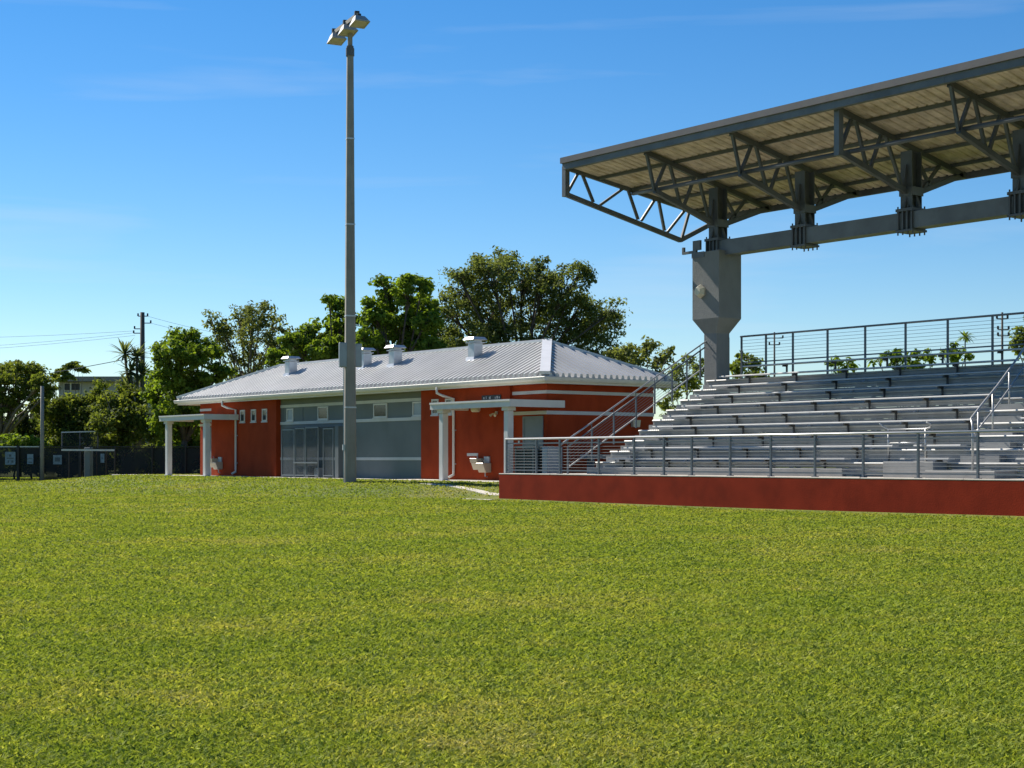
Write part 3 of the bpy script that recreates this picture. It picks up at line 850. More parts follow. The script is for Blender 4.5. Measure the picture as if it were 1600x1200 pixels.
br.box(-.02, .02, 0, .05, -.30, -.05).box(-.02, .02, -.16, .06, -.05, -.012).box(-.05, .05, -.13, .02, -.075, -.05)
br_me = br.mesh('seat_bracket', M['bracket'])
for i in range(NR):
    ys, zs = row(i)
    zt = zs - .43
    # tread in two boards, riser behind it in two boards
    if i:
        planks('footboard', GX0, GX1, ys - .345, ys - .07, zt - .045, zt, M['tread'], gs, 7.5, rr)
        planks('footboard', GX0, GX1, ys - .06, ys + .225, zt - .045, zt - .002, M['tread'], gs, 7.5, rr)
    z2 = zt + RISE - .047
    if i < NR - 1:
        hh_ = (z2 - zt - .004 - .010) / 3
        for q in range(3):
            za = zt + .004 + q * (hh_ + .005)
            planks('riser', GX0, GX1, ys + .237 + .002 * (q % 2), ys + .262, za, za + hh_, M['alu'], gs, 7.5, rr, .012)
    # nosing of the next tread
    if i < NR - 1:
        MB().prism([(ys + .236, zt + RISE - .05), (ys + .236, zt + RISE + .003), (ys + .224, zt + RISE + .003), (ys + .198, zt + RISE - .022), (ys + .198, zt + RISE - .04)], 'x', GX0, GX1).build('nosing', M['tread'], gs)
    spans = [(seat_start[i], aisle_l[i]), (aisle_l[i] + 1.4, GX1)]
    if i == 0: spans = [(-36.2, -27.05), (-25.3, -25.15), (-24.75, -23.85), (-22.0, GX1)]
    if i == 1: spans = [(-36.2, -26.0), (-25.35, -25.1), (-24.95, -23.95), (-22.2, GX1)]
    for a, b in spans:
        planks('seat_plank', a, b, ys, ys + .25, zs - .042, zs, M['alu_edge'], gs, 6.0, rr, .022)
        n = max(1, int((b - a) / 1.95))
        x = a + .55 + .27 * (i % 2) + (.3 * i) % .9
        while x < b - .1:
            piece('seat_bracket', br_me, gs, (x, ys + .15, zs - .03))
            x += 1.95
# half steps in both aisles
st_me = MB().box(0, 1.1, 0, .27, -.16, 0).mesh('step', M['alu'])
for i in range(NR - 1):
    ys, zs = row(i); zt = zs - .43
    if i >= 1: piece('step', st_me, gs, (GX0 + .1 - .0, ys - .03, zt + .163))
    piece('step', st_me, gs, (aisle_l[i] + .12, ys - .03, zt + .163))
MB().box(-25.55, -24.05, 30.92, 31.46, DZ, 1.33).build('landing', M['alu'], gs, bevel=.008)
MB().box(-24.04, -22.1, 30.6, 31.46, DZ, 1.12).build('landing', M['alu'], gs, bevel=.008)
# toe board below the first row, stringers and legs underneath
planks('riser', GX0, -27.0, 31.10, 31.125, DZ + .004, DZ + .20, M['alu'], gs, 7.5, rr)
for k in range(8):
    x = GX0 + .12 + k * 3.2
    y0, z0 = row(0)[0] + .3, DZ; y1, z1 = row(9)[0] + .1, row(9)[1] - .5
    s_ = MB().beam((x, y0, z0 + .02), (x, y1, z1), .07, .2)
    for f_ in (.35, .68, .98):
        yy = y0 + (y1 - y0) * f_; s_.box(x - .05, x + .05, yy - .05, yy + .05, DZ, z0 + (z1 - z0) * f_ - .05)
    s_.build('stringer', M['galv'], gs)

# ---- railings
def railing(t, posts, ztop, zbot, y, ncab, second=True, xl=None, xr=None, z0=None, post_w=.05, top_m='rail_top'):
    xs_ = list(posts)
    xl = xs_[0] - .05 if xl is None else xl; xr = xs_[-1] + .05 if xr is None else xr
    for x in xs_:
        p = MB().cbox((x, y, (z0 + ztop - .03) / 2), (post_w, post_w, ztop - .03 - z0)).build('post', M['rail'], t)
        MB().cbox((x, y, z0 + .008), (.13, .13, .016)).build('base_plate', M['rail'], p)
    MB().tube([(xl, y, ztop), (xr, y, ztop)], .03, 8).build('top_rail', M[top_m], t, smooth_shade=True)
    if second: MB().box(xl + .03, xr - .03, y - .012, y + .012, ztop - .155, ztop - .115).build('mid_rail', M['rail'], t)
    MB().box(xl + .03, xr - .03, y - .012, y + .012, zbot - .02, zbot + .02).build('bottom_rail', M['rail'], t)
    hi = ztop - (.16 if second else .03)
    for k in range(ncab):
        z = zbot + (hi - zbot) * (k + 1) / (ncab + 1)
        MB().tube([(xl + .05, y, z), (xr - .05, y, z)], .0055, 5).build('cable', M['cable'], t)
fr = thing('front_railing', 'long steel cable railing with pale top rail along the terrace wall', 'railing', (-28, 29.45, DZ))
fposts = [-38.82, -37.35, -36.25, -34.5, -33.0, -31.8, -30.72, -29.3, -27.88, -26.42, -24.92, -23.32, -21.7, -20.1, -18.5, -16.9, -15.3, -13.7]
railing(fr, fposts, 2.0, 1.06, 29.45, 8, True, z0=DZ + .012)
bk = thing('back_railing', 'grey steel cable railing along the top row against the sky', 'railing', (-28, 37.1, 3.9))
bposts = [-36.4, -35.33, -34.19, -32.78, -31.32, -29.83, -28.35, -26.86, -25.4, -23.9, -22.4, -20.9, -19.4, -17.9, -16.4, -14.9]
railing(bk, bposts, 5.33, 4.49, 37.1, 7, False, z0=3.86, top_m='rail')
MB().box(GX0, GX1, 36.75, 37.2, 3.80, 3.855).build('footboard', M['alu'], gs)
# sloped cable railing up the left edge
sr = thing('stair_railing', 'sloping steel stair railing with double handrail up the left edge of the grandstand', 'railing', (-37.05, 30.5, DZ))
XS = -37.06
def zl(y): return 1.19 + (y - 30.51) * .565                # foot line of the railing
ys_ = [30.42, 31.36, 32.24, 33.15, 33.93, 34.67, 35.31, 35.9]
for y in ys_:
    b = zl(y) - .32 if y > 30.5 else DZ
    MB().box(XS - .022, XS + .022, y - .022, y + .022, b, zl(y) + .62).build('post', M['rail'], sr)
    MB().beam((XS, y, zl(y) + .6), (XS + .01, y - .02, zl(y) + .80), .02, .02).build('bracket', M['rail'], sr)
MB().tube([(XS, 30.42, zl(30.42) + .62), (XS, 36.1, zl(36.1) + .63)], .026, 8).build('top_rail', M['rail'], sr, smooth_shade=True)
MB().tube([(XS, 30.14, 1.68), (XS, 30.10, 1.76), (XS, 30.16, 1.83), (XS, 30.40, 1.97), (XS, 36.0, zl(36.0) + .80), (XS, 36.3, zl(36.3) + .78), (XS, 36.35, zl(36.3) + .70)], .026, 8).build('handrail', M['rail_top'], sr, smooth_shade=True)
MB().beam((XS, 30.44, zl(30.44)), (XS, 36.05, zl(36.05)), .025, .04).build('bottom_rail', M['rail_top'], sr)
for k in range(6):
    d = .62 * (k + 1) / 7
    MB().tube([(XS, 30.44, zl(30.44) + d), (XS, 35.95, zl(35.95) + d)], .0055, 5).build('cable', M['cable'], sr)
# aisle handrail on the right
ah = thing('aisle_handrail', 'tubular aluminium handrail climbing the right hand aisle of the grandstand', 'handrail', (-24.3, 31.3, DZ))
HP = [(-23.26, 31.3, 2.34), (-23.65, 32.3, 2.74), (-24.0, 33.35, 3.2), (-24.45, 34.8, 3.95), (-24.75, 35.7, 4.42)]
def hrail(y):
    for (xa, ya, za), (xb, yb, zb_) in zip(HP[:-1], HP[1:]):
        if ya <= y <= yb:
            f_ = (y - ya) / (yb - ya); return xa + (xb - xa) * f_, za + (zb_ - za) * f_
    return HP[-1][0], HP[-1][2]
def zstep(y): return 1.0 + (y - 31.24) * (RISE / RUN)
MB().tube([(-23.06, 31.1, DZ), (-23.06, 31.1, 2.1), (-23.12, 31.16, 2.24)] + HP + [(HP[-1][0], HP[-1][1] + .12, HP[-1][2] - .1), (HP[-1][0], HP[-1][1] + .12, zstep(36.5) - .2)], .028, 8).build('handrail', M['rail_top'], ah, smooth_shade=True)
MB().tube([(hrail(y)[0], y, hrail(y)[1] - .48) for y in (31.6, 32.4, 33.2, 34.2, 35.4)], .022, 8).build('mid_rail', M['rail_top'], ah, smooth_shade=True)
for y in (31.9, 33.0, 34.2, 35.4):
    x, z = hrail(y)
    MB().tube([(x, y, zstep(y) - .2), (x, y, z - .02)], .024, 8).build('post', M['rail_top'], ah, smooth_shade=True)
# guard rail at the wheelchair bay
gr = thing('guard_rail', 'short tubular guard rail behind the gap in the two lowest bleacher rows', 'guard rail', (-26, 32.1, DZ))
yg = 32.04
for x in (-26.3, -25.15):
    MB().tube([(x, yg, DZ + .4), (x, yg, 2.14)], .022, 8).build('post', M['rail_top'], gr, smooth_shade=True)
MB().tube([(-26.5, yg - .1, 2.30), (-26.44, yg - .04, 2.22), (-26.3, yg, 2.14), (-25.15, yg, 2.14), (-24.98, yg - .02, 2.18), (-24.94, yg - .08, 2.26), (-25.02, yg - .14, 2.3)], .02, 8).build('top_rail', M['rail_top'], gr, smooth_shade=True)
MB().tube([(-26.3, yg, 1.8), (-25.15, yg, 1.8)], .018, 8).build('mid_rail', M['rail_top'], gr, smooth_shade=True)

# ================================================================== GRANDSTAND ROOF
MY = 36.44
TX = [-36.8, -33.1, -29.1, -25.4, -21.6, -17.8]
gc = thing('grandstand_roof', 'cantilevered steel truss roof on a heavy grey column over the grandstand', 'roof', (-36.8, MY, 3.9))
def ztop(y): return 11.02 - (y - 33.3) * .222          # underside of the deck
# concrete columns
for xc, nm in ((-36.86, 0), (-17.85, 1)):
    c = MB()
    n0 = [(-.29, -.29), (.29, -.29), (.29, .29), (-.29, .29)]
    b0 = [(-.61, -.5), (.61, -.5), (.61, .5), (-.61, .5)]
    vs = [(xc + a, MY + b, z) for z, rg in ((DZ, n0), (5.42, n0), (5.88, b0), (8.03, b0)) for a, b in rg]
    fs = [(0, 3, 2, 1), (12, 13, 14, 15)]
    for q in range(3):
        fs += [(q * 4 + k, q * 4 + (k + 1) % 4, q * 4 + 4 + (k + 1) % 4, q * 4 + 4 + k) for k in range(4)]
    cc = c.add(vs, fs).build('column', M['concrete'], gc, bevel=.012)
    MB().box(xc - .62, xc - .05, MY - .52, MY - .503, 7.86, 8.04).build('cap_plate', M['steel_beam'], cc)
    MB().tube([(xc + .2, MY + .31, DZ), (xc + .2, MY + .31, 5.3)], .05, 8).build('drain_pipe', M['concrete'], cc)
# eight-sided lamp on the front of the visible column
lm = thing('column_lamp', 'cream six sided lamp on the front of the grandstand column', 'lamp', (-37.0, MY - .52, 6.8))
cx, cz = -37.03, 6.76
q = MB(); vs = []
for yy, rr_ in ((MY - .502, .2), (MY - .58, .215), (MY - .70, .135)):
    for a in range(25, 385, 60): vs.append((cx + rr_ * math.cos(math.radians(a)), yy, cz + rr_ * 1.05 * math.sin(math.radians(a))))
fs = [tuple(range(5, -1, -1)), tuple(range(12, 18))]
for r0 in (0, 6): fs += [(r0 + k, r0 + (k + 1) % 6, r0 + 6 + (k + 1) % 6, r0 + 6 + k) for k in range(6)]
q.add(vs, fs); q.build('shade', M['lampshade'], lm, bevel=.008)
# box beam carrying the masts
bxs = [-37.1] + [x for x in TX[1:]] + [-15.0]
for a, b in zip(bxs[:-1], bxs[1:]):
    MB().box(a + .17, b - .17, MY - .24, MY + .24, 7.88, 8.36).build('beam', M['steel_beam'], gc, bevel=.01)
MB().box(-37.95, -37.3, MY - .5, MY - .42, 8.03, 8.11).box(-37.95, -37.87, MY - .5, MY - .42, 8.111, 8.26).box(-37.45, -37.12, MY - .5, MY - .42, 8.112, 8.42).build('bracket', M['steel_beam'], gc)
for x in TX:
    # bolted collar
    cl = MB()
    cl.box(x - .3, x + .3, MY - .32, MY + .32, 8.38, 8.46)
    if x > -36: cl.box(x - .3, x + .3, MY - .32, MY + .32, 7.80, 7.86)
    for dx in (-.24, -.08, .08, .24): cl.box(x + dx - .025, x + dx + .025, MY - .3, MY + .3, 7.862, 8.379)
    cl.box(x - .16, x + .16, MY - .22, MY + .22, 7.863, 8.378)
    co_ = cl.build('collar', M['steel'], gc)
    bo = MB()
    for dx in (-.26, -.09, .09, .26):
        for dy in (-.26, .26):
            if x > -36: bo.tube([(x + dx, MY + dy, 7.72), (x + dx, MY + dy, 7.80)], .022, 6)
            bo.tube([(x + dx, MY + dy, 8.46), (x + dx, MY + dy, 8.53)], .022, 6)
    bo.build('bolt', M['steel'], co_)
    # wide flange mast with gussets
    zt_ = ztop(MY) - .24
    m_ = MB()
    m_.box(x - .2, x + .2, MY - .22, MY - .19, 8.461, zt_).box(x - .2, x + .2, MY + .19, MY + .22, 8.461, zt_).box(x - .02, x + .02, MY - .19, MY + .19, 8.461, zt_)
    ms = m_.build('mast', M['steel'], gc)
    g_ = MB()
    for sx in (-1, 1):
        g_.prism([(x + sx * .2, 8.462), (x + sx * .34, 8.462), (x + sx * .2, 8.8)], 'y', MY - .05, MY + .05)
    g_.prism([(MY - .22, 8.463), (MY - .33, 8.463), (MY - .22, 8.8)], 'x', x - .03, x + .03)
    g_.box(x - .23, x + .23, MY - .25, MY + .25, 8.82, 9.06)
    g_.build('gusset', M['steel'], ms)

def truss(pts_top, pts_bot, webs, post=None, rear=None, name_w='web'):
    c = MB()
    root = MB().beam(pts_top[0], pts_top[1], .13, .16).build('truss', M['steel'], gc)
    for a, b in pts_bot:
        MB().beam(a, b, .13, .15).build('bottom_chord', M['steel'], root)
    for a, b in webs:
        MB().beam(a, b, .085, .085).build('web', M['steel'], root)
    if post:
        MB().beam(post[0], post[1], .18, .18).build('end_post', M['steel_beam'], root)
for j, x in enumerate(TX):
    yA = 33.42 if j in (2,) else 33.68
    zc = lambda y: ztop(y) - .14
    A = (x, yA, 9.73); B = (x, MY - .22, 8.93)
    zb = lambda y: A[2] + (B[2] - A[2]) * (y - A[1]) / (B[1] - A[1])
    R1 = (x, MY + .22, 8.93); R2 = (x, 38.72, 9.66)
    zr = lambda y: R1[2] + (R2[2] - R1[2]) * (y - R1[1]) / (R2[1] - R1[1])
    W_ = []
    y1, y2, y3 = yA, yA + 1.12, MY - .38
    t1, t2 = yA + .5, yA + 1.75
    W_ += [((x, y1, zb(y1)), (x, t1, zc(t1))), ((x, t1 + .12, zc(t1)), (x, y2, zb(y2))), ((x, y2 + .12, zb(y2 + .12)), (x, t2, zc(t2))), ((x, t2 + .12, zc(t2)), (x, y3, zb(y3))), ((x, y3 + .05, zb(y3) + .05), (x, MY - .23, zc(MY) - .5))]
    W_ += [((x, MY + .45, zr(MY + .45)), (x, 37.75, zc(37.75))), ((x, MY + .23, zc(MY) - .25), (x, 37.3, zr(37.3))), ((x, 38.7, zr(38.7)), (x, 38.7, zc(38.7)))]
    if j != 2: W_.append(((x, 33.35, zc(33.35)), (x, yA, 9.73)))
    truss([(x, 33.3, zc(33.3)), (x, 38.85, zc(38.85))], [(A, B), (R1, R2)], W_, post=((x, 33.38, 9.62), (x, 33.38, ztop(33.3) + .02)) if j == 2 else None)
# skewed end truss at the free corner
E3 = dict(t0=(-40.74, 33.35, 10.99), t1=(-39.62, 38.80, 9.74), b0=(-40.74, 33.35, 10.10), n=(-39.85, 37.67, 8.85), r=(-39.62, 38.80, 9.44))
webs = [((-40.74, 33.42, 10.16), (-40.64, 33.84, 10.9)), ((-40.62, 33.92, 10.88), (-40.53, 34.36, 9.91)), ((-40.48, 34.62, 9.84), (-40.29, 35.53, 10.49)),
        ((-40.27, 35.65, 10.45), (-40.19, 36.04, 9.45)), ((-40.16, 36.16, 9.42), (-40.05, 36.70, 10.2)), ((-40.03, 36.82, 10.18), (-39.98, 37.05, 9.14)),
        ((-39.96, 37.17, 9.10), (-39.81, 37.87, 9.92)), ((-39.84, 37.72, 8.92), (-39.78, 38.02, 9.88)), ((-39.62, 38.80, 9.44), (-39.62, 38.80, 9.74))]
truss([E3['t0'], E3['t1']], [(E3['b0'], E3['n']), (E3['n'], E3['r'])], webs, post=((-40.74, 33.35, 10.02), (-40.74, 33.35, 11.02)))
# longitudinal strut through the lower front nodes
sx_ = TX + [-15.0]
for a, b in zip(sx_[:-1], sx_[1:]):
    MB().tube([(a, 33.9, 9.80), (b, 33.9, 9.80)], .065, 8).build('strut', M['steel'], gc, smooth_shade=True)
MB().tube([(-40.2, 35.82, 10.30), (-36.8, 33.9, 9.80)], .065, 8).build('strut', M['steel'], gc, smooth_shade=True)
# purlins and deck panels between the trusses
def xleft(y): return -40.70 + (y - 33.2) * .18           # free edge, not quite square
PY_ = [33.28, 34.5, 35.75, 37.0, 38.2, 38.95]
for k, y in enumerate(PY_[1:-1]):
    z = ztop(y)
    MB().beam((xleft(y) + .1, y, z - .055), (-15.0, y, z - .055), .07, .10).build('purlin', M['steel'], gc)
edges = [None] + TX + [-15.0]
def deck_panel(x0f, x1f, y0, y1):
    """ribbed sheet, ribs running down the slope"""
    d = MB()
    xa0, xa1, xb0, xb1 = x0f(y0), x1f(y0), x0f(y1), x1f(y1)
    n = max(3, int((xa1 - xa0) / .30))
    vs = []; fs = []
    for i in range(n + 1):
        for f_, dz in ((0.0, 0.0), (.62, 0.0), (.70, .035), (.92, .035)):
            if i == n and f_ > 0: continue
            u = (i + f_) / n
            jit = .004 * math.sin(i * 5.3 + y0 * 3)
            vs.append((xa0 + (xa1 - xa0) * u, y0, ztop(y0) + .003 + dz + jit)); vs.append((xb0 + (xb1 - xb0) * u, y1, ztop(y1) + .003 + dz + jit))
    m_ = len(vs) // 2
    for i in range(m_ - 1): fs.append((2 * i, 2 * i + 2, 2 * i + 3, 2 * i + 1))
    d.add(vs, fs)
    d.build('deck_panel', M['deck'], gc)
for bi in range(len(edges) - 1):
    for y0, y1 in zip(PY_[:-1], PY_[1:]):
        f0 = (lambda y: xleft(y) + .02) if bi == 0 else (lambda y, q=edges[bi]: q + .004)
        f1 = (lambda y, q=edges[bi + 1]: q - .004)
        deck_panel(f0, f1, y0 + .006, y1 - .006)
rt = MB()
c4 = [(xleft(33.2), 33.2), (-15.0, 33.2), (-15.0, 39.0), (xleft(39.0), 39.0)]
rt.add([(a, b, ztop(b) + .06) for a, b in c4] + [(a, b, ztop(b) + .12) for a, b in c4], [(0, 3, 2, 1), (4, 5, 6, 7), (0, 1, 5, 4), (1, 2, 6, 5), (2, 3, 7, 6), (3, 0, 4, 7)])
rt.build('roof_sheet', M['fascia'], gc)
# front fascia: channel below, flashing above
segs = [-40.62, -36.8, -33.1, -29.1, -25.4, -21.6, -17.8, -15.0]
for a, b in zip(segs[:-1], segs[1:]):
    MB().box(a + .003, b - .003, 33.10, 33.26, 10.86, 11.06).build('edge_channel', M['steel_beam'], gc)
MB().box(-40.66, -15.0, 33.04, 33.197, 11.062, 11.25).build('flashing', M['fascia'], gc)
MB().beam((xleft(33.3) - .02, 33.3, 11.1), (xleft(38.9) - .02, 38.9, ztop(38.9) + .08), .06, .14).build('edge_channel', M['steel'], gc)
MB().box(xleft(39), -15.0, 38.97, 39.06, ztop(39) - .16, ztop(39) + .12).build('edge_channel', M['steel'], gc)

# ================================================================== LEFT SIDE: FENCE, POLES, FAR HOUSE
FD = 82.0
def fpt(px, D=FD, z=None):
    p = at(px, 717, D); return Vector((p.x, p.y, float(ground_z(p.x, p.y)) if z is None else z))
fn = thing('screen_fence', 'black chain link fence hung with dark windscreen along the far edge of the lawn', 'fence', fpt(30))
ztopf = EYE + (717 - 698) / FPX * FD
fpx = [-150, -106, -64, -18, 28.5, 64, 125, 180, 238, 290, 345]
for k, px in enumerate(fpx):
    p = fpt(px); MB().tube([(p.x, p.y, p.z - .3), (p.x, p.y, ztopf + .05)], .09 if k in (4, 5, 6) else .05, 8).build('post', M['fence'], fn)
for a, b in zip(fpx[:-1], fpx[1:]):
    pa, pb = fpt(a), fpt(b)
    off = Vector((FW[0], FW[1], 0)) * .06
    MB().beam((pa.x, pa.y, ztopf), (pb.x, pb.y, ztopf), .05, .05).build('top_rail', M['galv'] if b <= 64 else M['fence'], fn)
    MB().beam((pa.x, pa.y, pa.z + .12), (pb.x, pb.y, pb.z + .12), .04, .04).build('bottom_rail', M['fence'], fn)
    za = pa.z + (.22 if b <= 64 else .06); zb_ = pb.z + (.22 if b <= 64 else .06)
    pa, pb = pa + off, pb + off
    MB().add([(pa.x, pa.y, za), (pb.x, pb.y, zb_), (pb.x, pb.y, ztopf - .05), (pa.x, pa.y, ztopf - .05)], [(0, 1, 2, 3)]).build('windscreen', M['screen'], fn)
def poster(px0, px1, py0, py1, label, cat, ink, shape=None):
    D = FD - .12
    p00, p11 = at(px0, py1, D), at(px1, py0, D)
    t = thing('fence_poster', label, cat, ((p00.x + p11.x) / 2, (p00.y + p11.y) / 2, p00.z), 'signs on the black fence')
    d = Vector((p11.x - p00.x, p11.y - p00.y, 0)); w = d.length; d.normalize(); h = p11.z - p00.z
    nrm = Vector((-FW[0], -FW[1], 0))
    def quad(u0, u1, v0, v1, lift, name, m):
        b = MB(); vs = []
        for u, v in ((u0, v0), (u1, v0), (u1, v1), (u0, v1)):
            q = p00 + d * (u * w) + Vector((0, 0, v * h)) + nrm * lift; vs.append(q)
        vs += [q - nrm * .008 for q in vs]
        b.add(vs, [(0, 1, 2, 3), (4, 7, 6, 5), (0, 4, 5, 1), (1, 5, 6, 2), (2, 6, 7, 3), (3, 7, 4, 0)]); return b.build(name, m, t)
    quad(0, 1, 0, 1, 0, 'sheet', M['poster'])
    for u0, u1, v0, v1 in ink: quad(u0, u1, v0, v1, .012, 'print', M['poster_ink'])
poster(8, 24, 706, 726, 'faded blue poster with dark print, leftmost on the black fence', 'poster', [(.38, .62, .62, .8), (.15, .85, .46, .55), (.25, .38, .15, .34), (.62, .78, .15, .34)])
poster(42.5, 52, 709.5, 725, 'small torn pale poster left of the tall grey fence pole', 'poster', [(.1, .9, .5, .56), (.2, .8, .12, .22)])
poster(83, 96.5, 711, 725.5, 'blue framed square sign right of the tall grey fence pole', 'sign', [(.2, .8, .3, .75)])
poster(157, 163, 709, 723, 'narrow pale notice on the fence right of the grey post', 'notice', [(.3, .6, .4, .6)])
t = fpt(66, FD - .5)
o = MB().tube([(t.x, t.y, t.z - .3), (t.x, t.y, EYE + (717 - 604) / FPX * FD)], [.105, .09], 10).build('metal_post', M['pole'], smooth_shade=True)
tag(o, 'tall plain grey metal post standing at the black fence', 'post')
# backstop frame with netting behind the fence
bs = thing('net_frame', 'dark netting panel in a pale topped steel frame rising above the fence', 'net frame', fpt(122, 84.5))
D = 84.5
def seg(a, b, w, name, m): MB().beam(at(a[0], a[1], D), at(b[0], b[1], D), w, w).build(name, m, bs)
seg((96, 675.5), (154, 674), .06, 'top_bar', M['galv'])
for px in (97, 125, 153): seg((px, 676), (px, 746), .06, 'post', M['steel'])
for a, b in ((97, 125), (125, 153)):
    MB().add([at(a + .5, 740, D), at(b - .5, 740, D), at(b - .5, 677, D), at(a + .5, 677, D)], [(0, 1, 2, 3)]).build('net', M['netting'], bs)
# grey post with a long pale crossbar
gp = thing('crossbar_post', 'squat grey square post carrying a long pale crossbar before the fence', 'post', fpt(138, 79))
D = 79
c = at(138.5, 717, D); gz = float(ground_z(c.x, c.y)) - .1
MB().cbox((c.x, c.y, (gz + EYE + (717 - 699) / FPX * D) / 2), (.32, .32, EYE + (717 - 699) / FPX * D - gz), TH).build('post', M['niche'], gp, bevel=.02)
MB().beam(at(96, 703, D - .25), at(179, 703.5, D - .25), .05, .085).build('crossbar', M['trim'], gp)
for px in (108, 126, 151, 166, 179):
    a = at(px, 704, D - .25); MB().beam((a.x, a.y, float(ground_z(a.x, a.y)) - .1), a, .04, .04).build('leg', M['fence'], gp)

def utility_pole(px, ptop, D, label, r0=.17, arms=()):
    p = at(px, 717, D); z0 = float(ground_z(p.x, p.y)) - .4; z1 = EYE + (717 - ptop) / FPX * D
    t = thing('utility_pole', label, 'utility pole', (p.x, p.y, z0), 'wooden utility poles')
    MB().tube([(p.x, p.y, z0), (p.x, p.y, z1)], [r0, r0 * .62], 10).build('pole', M['wood_pole'], t, smooth_shade=True)
    for dz, l0, l1 in arms:
        a = Vector((p.x, p.y, z1 - dz)) + Vector((RT[0], RT[1], 0)) * l0; b = Vector((p.x, p.y, z1 - dz)) + Vector((RT[0], RT[1], 0)) * l1
        MB().beam(a, b, .045, .05).build('bracket', M['wood_pole'], t)
        for e in (l0, l1):
            if abs(e) > .15:
                q = Vector((p.x, p.y, z1 - dz)) + Vector((RT[0], RT[1], 0)) * e
                MB().tube([q, q + Vector((0, 0, .16))], .05, 6).build('insulator', M['dark'], t)
    return p, z1
UD = 92
up, uz = utility_pole(222.5, 488, UD, 'tall wooden utility pole with wires among the trees left of the field house', .20, [(.22, -.25, .3), (.62, -.05, .48), (.95, -.45, .08), (1.2, -.5, .06)])
utility_pole(1210, 519, 95, 'utility pole showing behind the back railing near the grandstand column', .08, [(.35, -.5, .5), (.75, -.3, .3)])
utility_pole(1566, 488, 75, 'utility pole showing behind the back railing at the right edge', .08, [(.3, -.25, .25), (.8, -.2, .3), (1.1, -.2, .3)])
def wire(a, b, sag, label, r=.008):
    a, b = Vector(a), Vector(b)
    pts = []
    for k in range(17):
        f_ = k / 16; q = a.lerp(b, f_); q.z -= sag * 4 * f_ * (1 - f_); pts.append(q)
    o = MB().tube(pts, r, 5, cap=False).build('power_line', M['cable'])
    tag(o, label, 'power line', 'power lines on the left utility pole')
wire(at(210, 517, UD), at(-700, 500, UD + 15), .8, 'uppermost power line running left from the wooden pole')
wire(at(210, 520, UD), at(-700, 530, UD + 14), 1.0, 'middle power line running left from the wooden pole')
wire(at(211, 524, UD), at(-700, 536, UD + 16), 1.0, 'lowest thin power line running left from the wooden pole')
wire(at(230, 494, UD), at(700, 540, UD + 12), .9, 'uppermost power line running right from the wooden pole into the trees')
wire(at(236, 505, UD), at(700, 558, UD + 12), .7, 'lower power line running right from the wooden pole into the trees')
wire(at(222, 556, UD), at(-500, 640, UD + 18), .7, 'thick cable slung left from the middle of the wooden pole', .022)

fh = thing('house', 'flat roofed pale house with dark windows showing over the trees at left', 'house', at(150, 717, 135))
D = 135
def hb(px0, px1, py0, py1, d0, d1, name, m, parent=fh):
    a, b = at(px0, py1, D), at(px1, py0, D)
    c = (a + b) / 2; f = Vector((FW[0], FW[1], 0))
    w = (Vector((b.x, b.y, 0)) - Vector((a.x, a.y, 0))).length
    cc = c + f * ((d0 + d1) / 2)
    return MB().cbox((cc.x, cc.y, cc.z), (w, d1 - d0, b.z - a.z), TH - math.radians(90) + math.radians(90 - 0) - math.radians(0) if False else math.atan2(RT[1], RT[0])).build(name, m, parent)
hb(92, 205, 597, 720, 0, 10, 'wall', M['house'])
hb(86, 210, 589, 596.5, -.9, 11, 'roof', M['house_roof'])
w_ = hb(100, 126, 598.5, 610, -.06, -.005, 'window', M['white'])
hb(101, 109.5, 599.5, 609.5, -.1, -.065, 'pane', M['dark'], w_); hb(112, 125, 599.5, 609.5, -.1, -.065, 'pane', M['dark'], w_)
hb(126.4, 139, 622, 640, -.06, -.005, 'window', M['dark'])

# ================================================================== VEGETATION
def leaves(cent, crad, per, size, r_, flat=.7, stretch=.5, droop=0.0):
    """leaf shaped quads spread through clumps; returns verts and per-vertex tone"""
    n = len(cent) * per
    c = np.repeat(cent, per, 0); cr = np.repeat(crad, per)
    d = r_.normal(size=(n, 3)); d /= np.linalg.norm(d, axis=1, keepdims=True)
    rad = cr * (r_.random(n) ** .5)
    pos = c + d * rad[:, None] * np.array([1, 1, flat])
    nrm = d * .6 + r_.normal(size=(n, 3)) * .55 + np.array([0, 0, .45])
    nrm /= np.linalg.norm(nrm, axis=1, keepdims=True)
    t = np.cross(nrm, r_.normal(size=(n, 3))); t /= np.linalg.norm(t, axis=1, keepdims=True)
    t[:, 2] -= droop
    b = np.cross(nrm, t)
    s = size * (.6 + .8 * r_.random(n))
    v = np.empty((n, 4, 3))
    v[:, 0] = pos - t * (s * .5)[:, None]
    v[:, 1] = pos + b * (s * stretch * .5)[:, None] + nrm * (s * .08)[:, None]
    v[:, 2] = pos + t * (s * .5)[:, None]
    v[:, 3] = pos - b * (s * stretch * .5)[:, None] + nrm * (s * .08)[:, None]
    ct = np.repeat(r_.normal(.5, .16, len(cent)), per)
    tone = np.clip(ct + r_.normal(0, .17, n), 0, 1)
    return v.reshape(-1, 3), np.repeat(tone, 4)

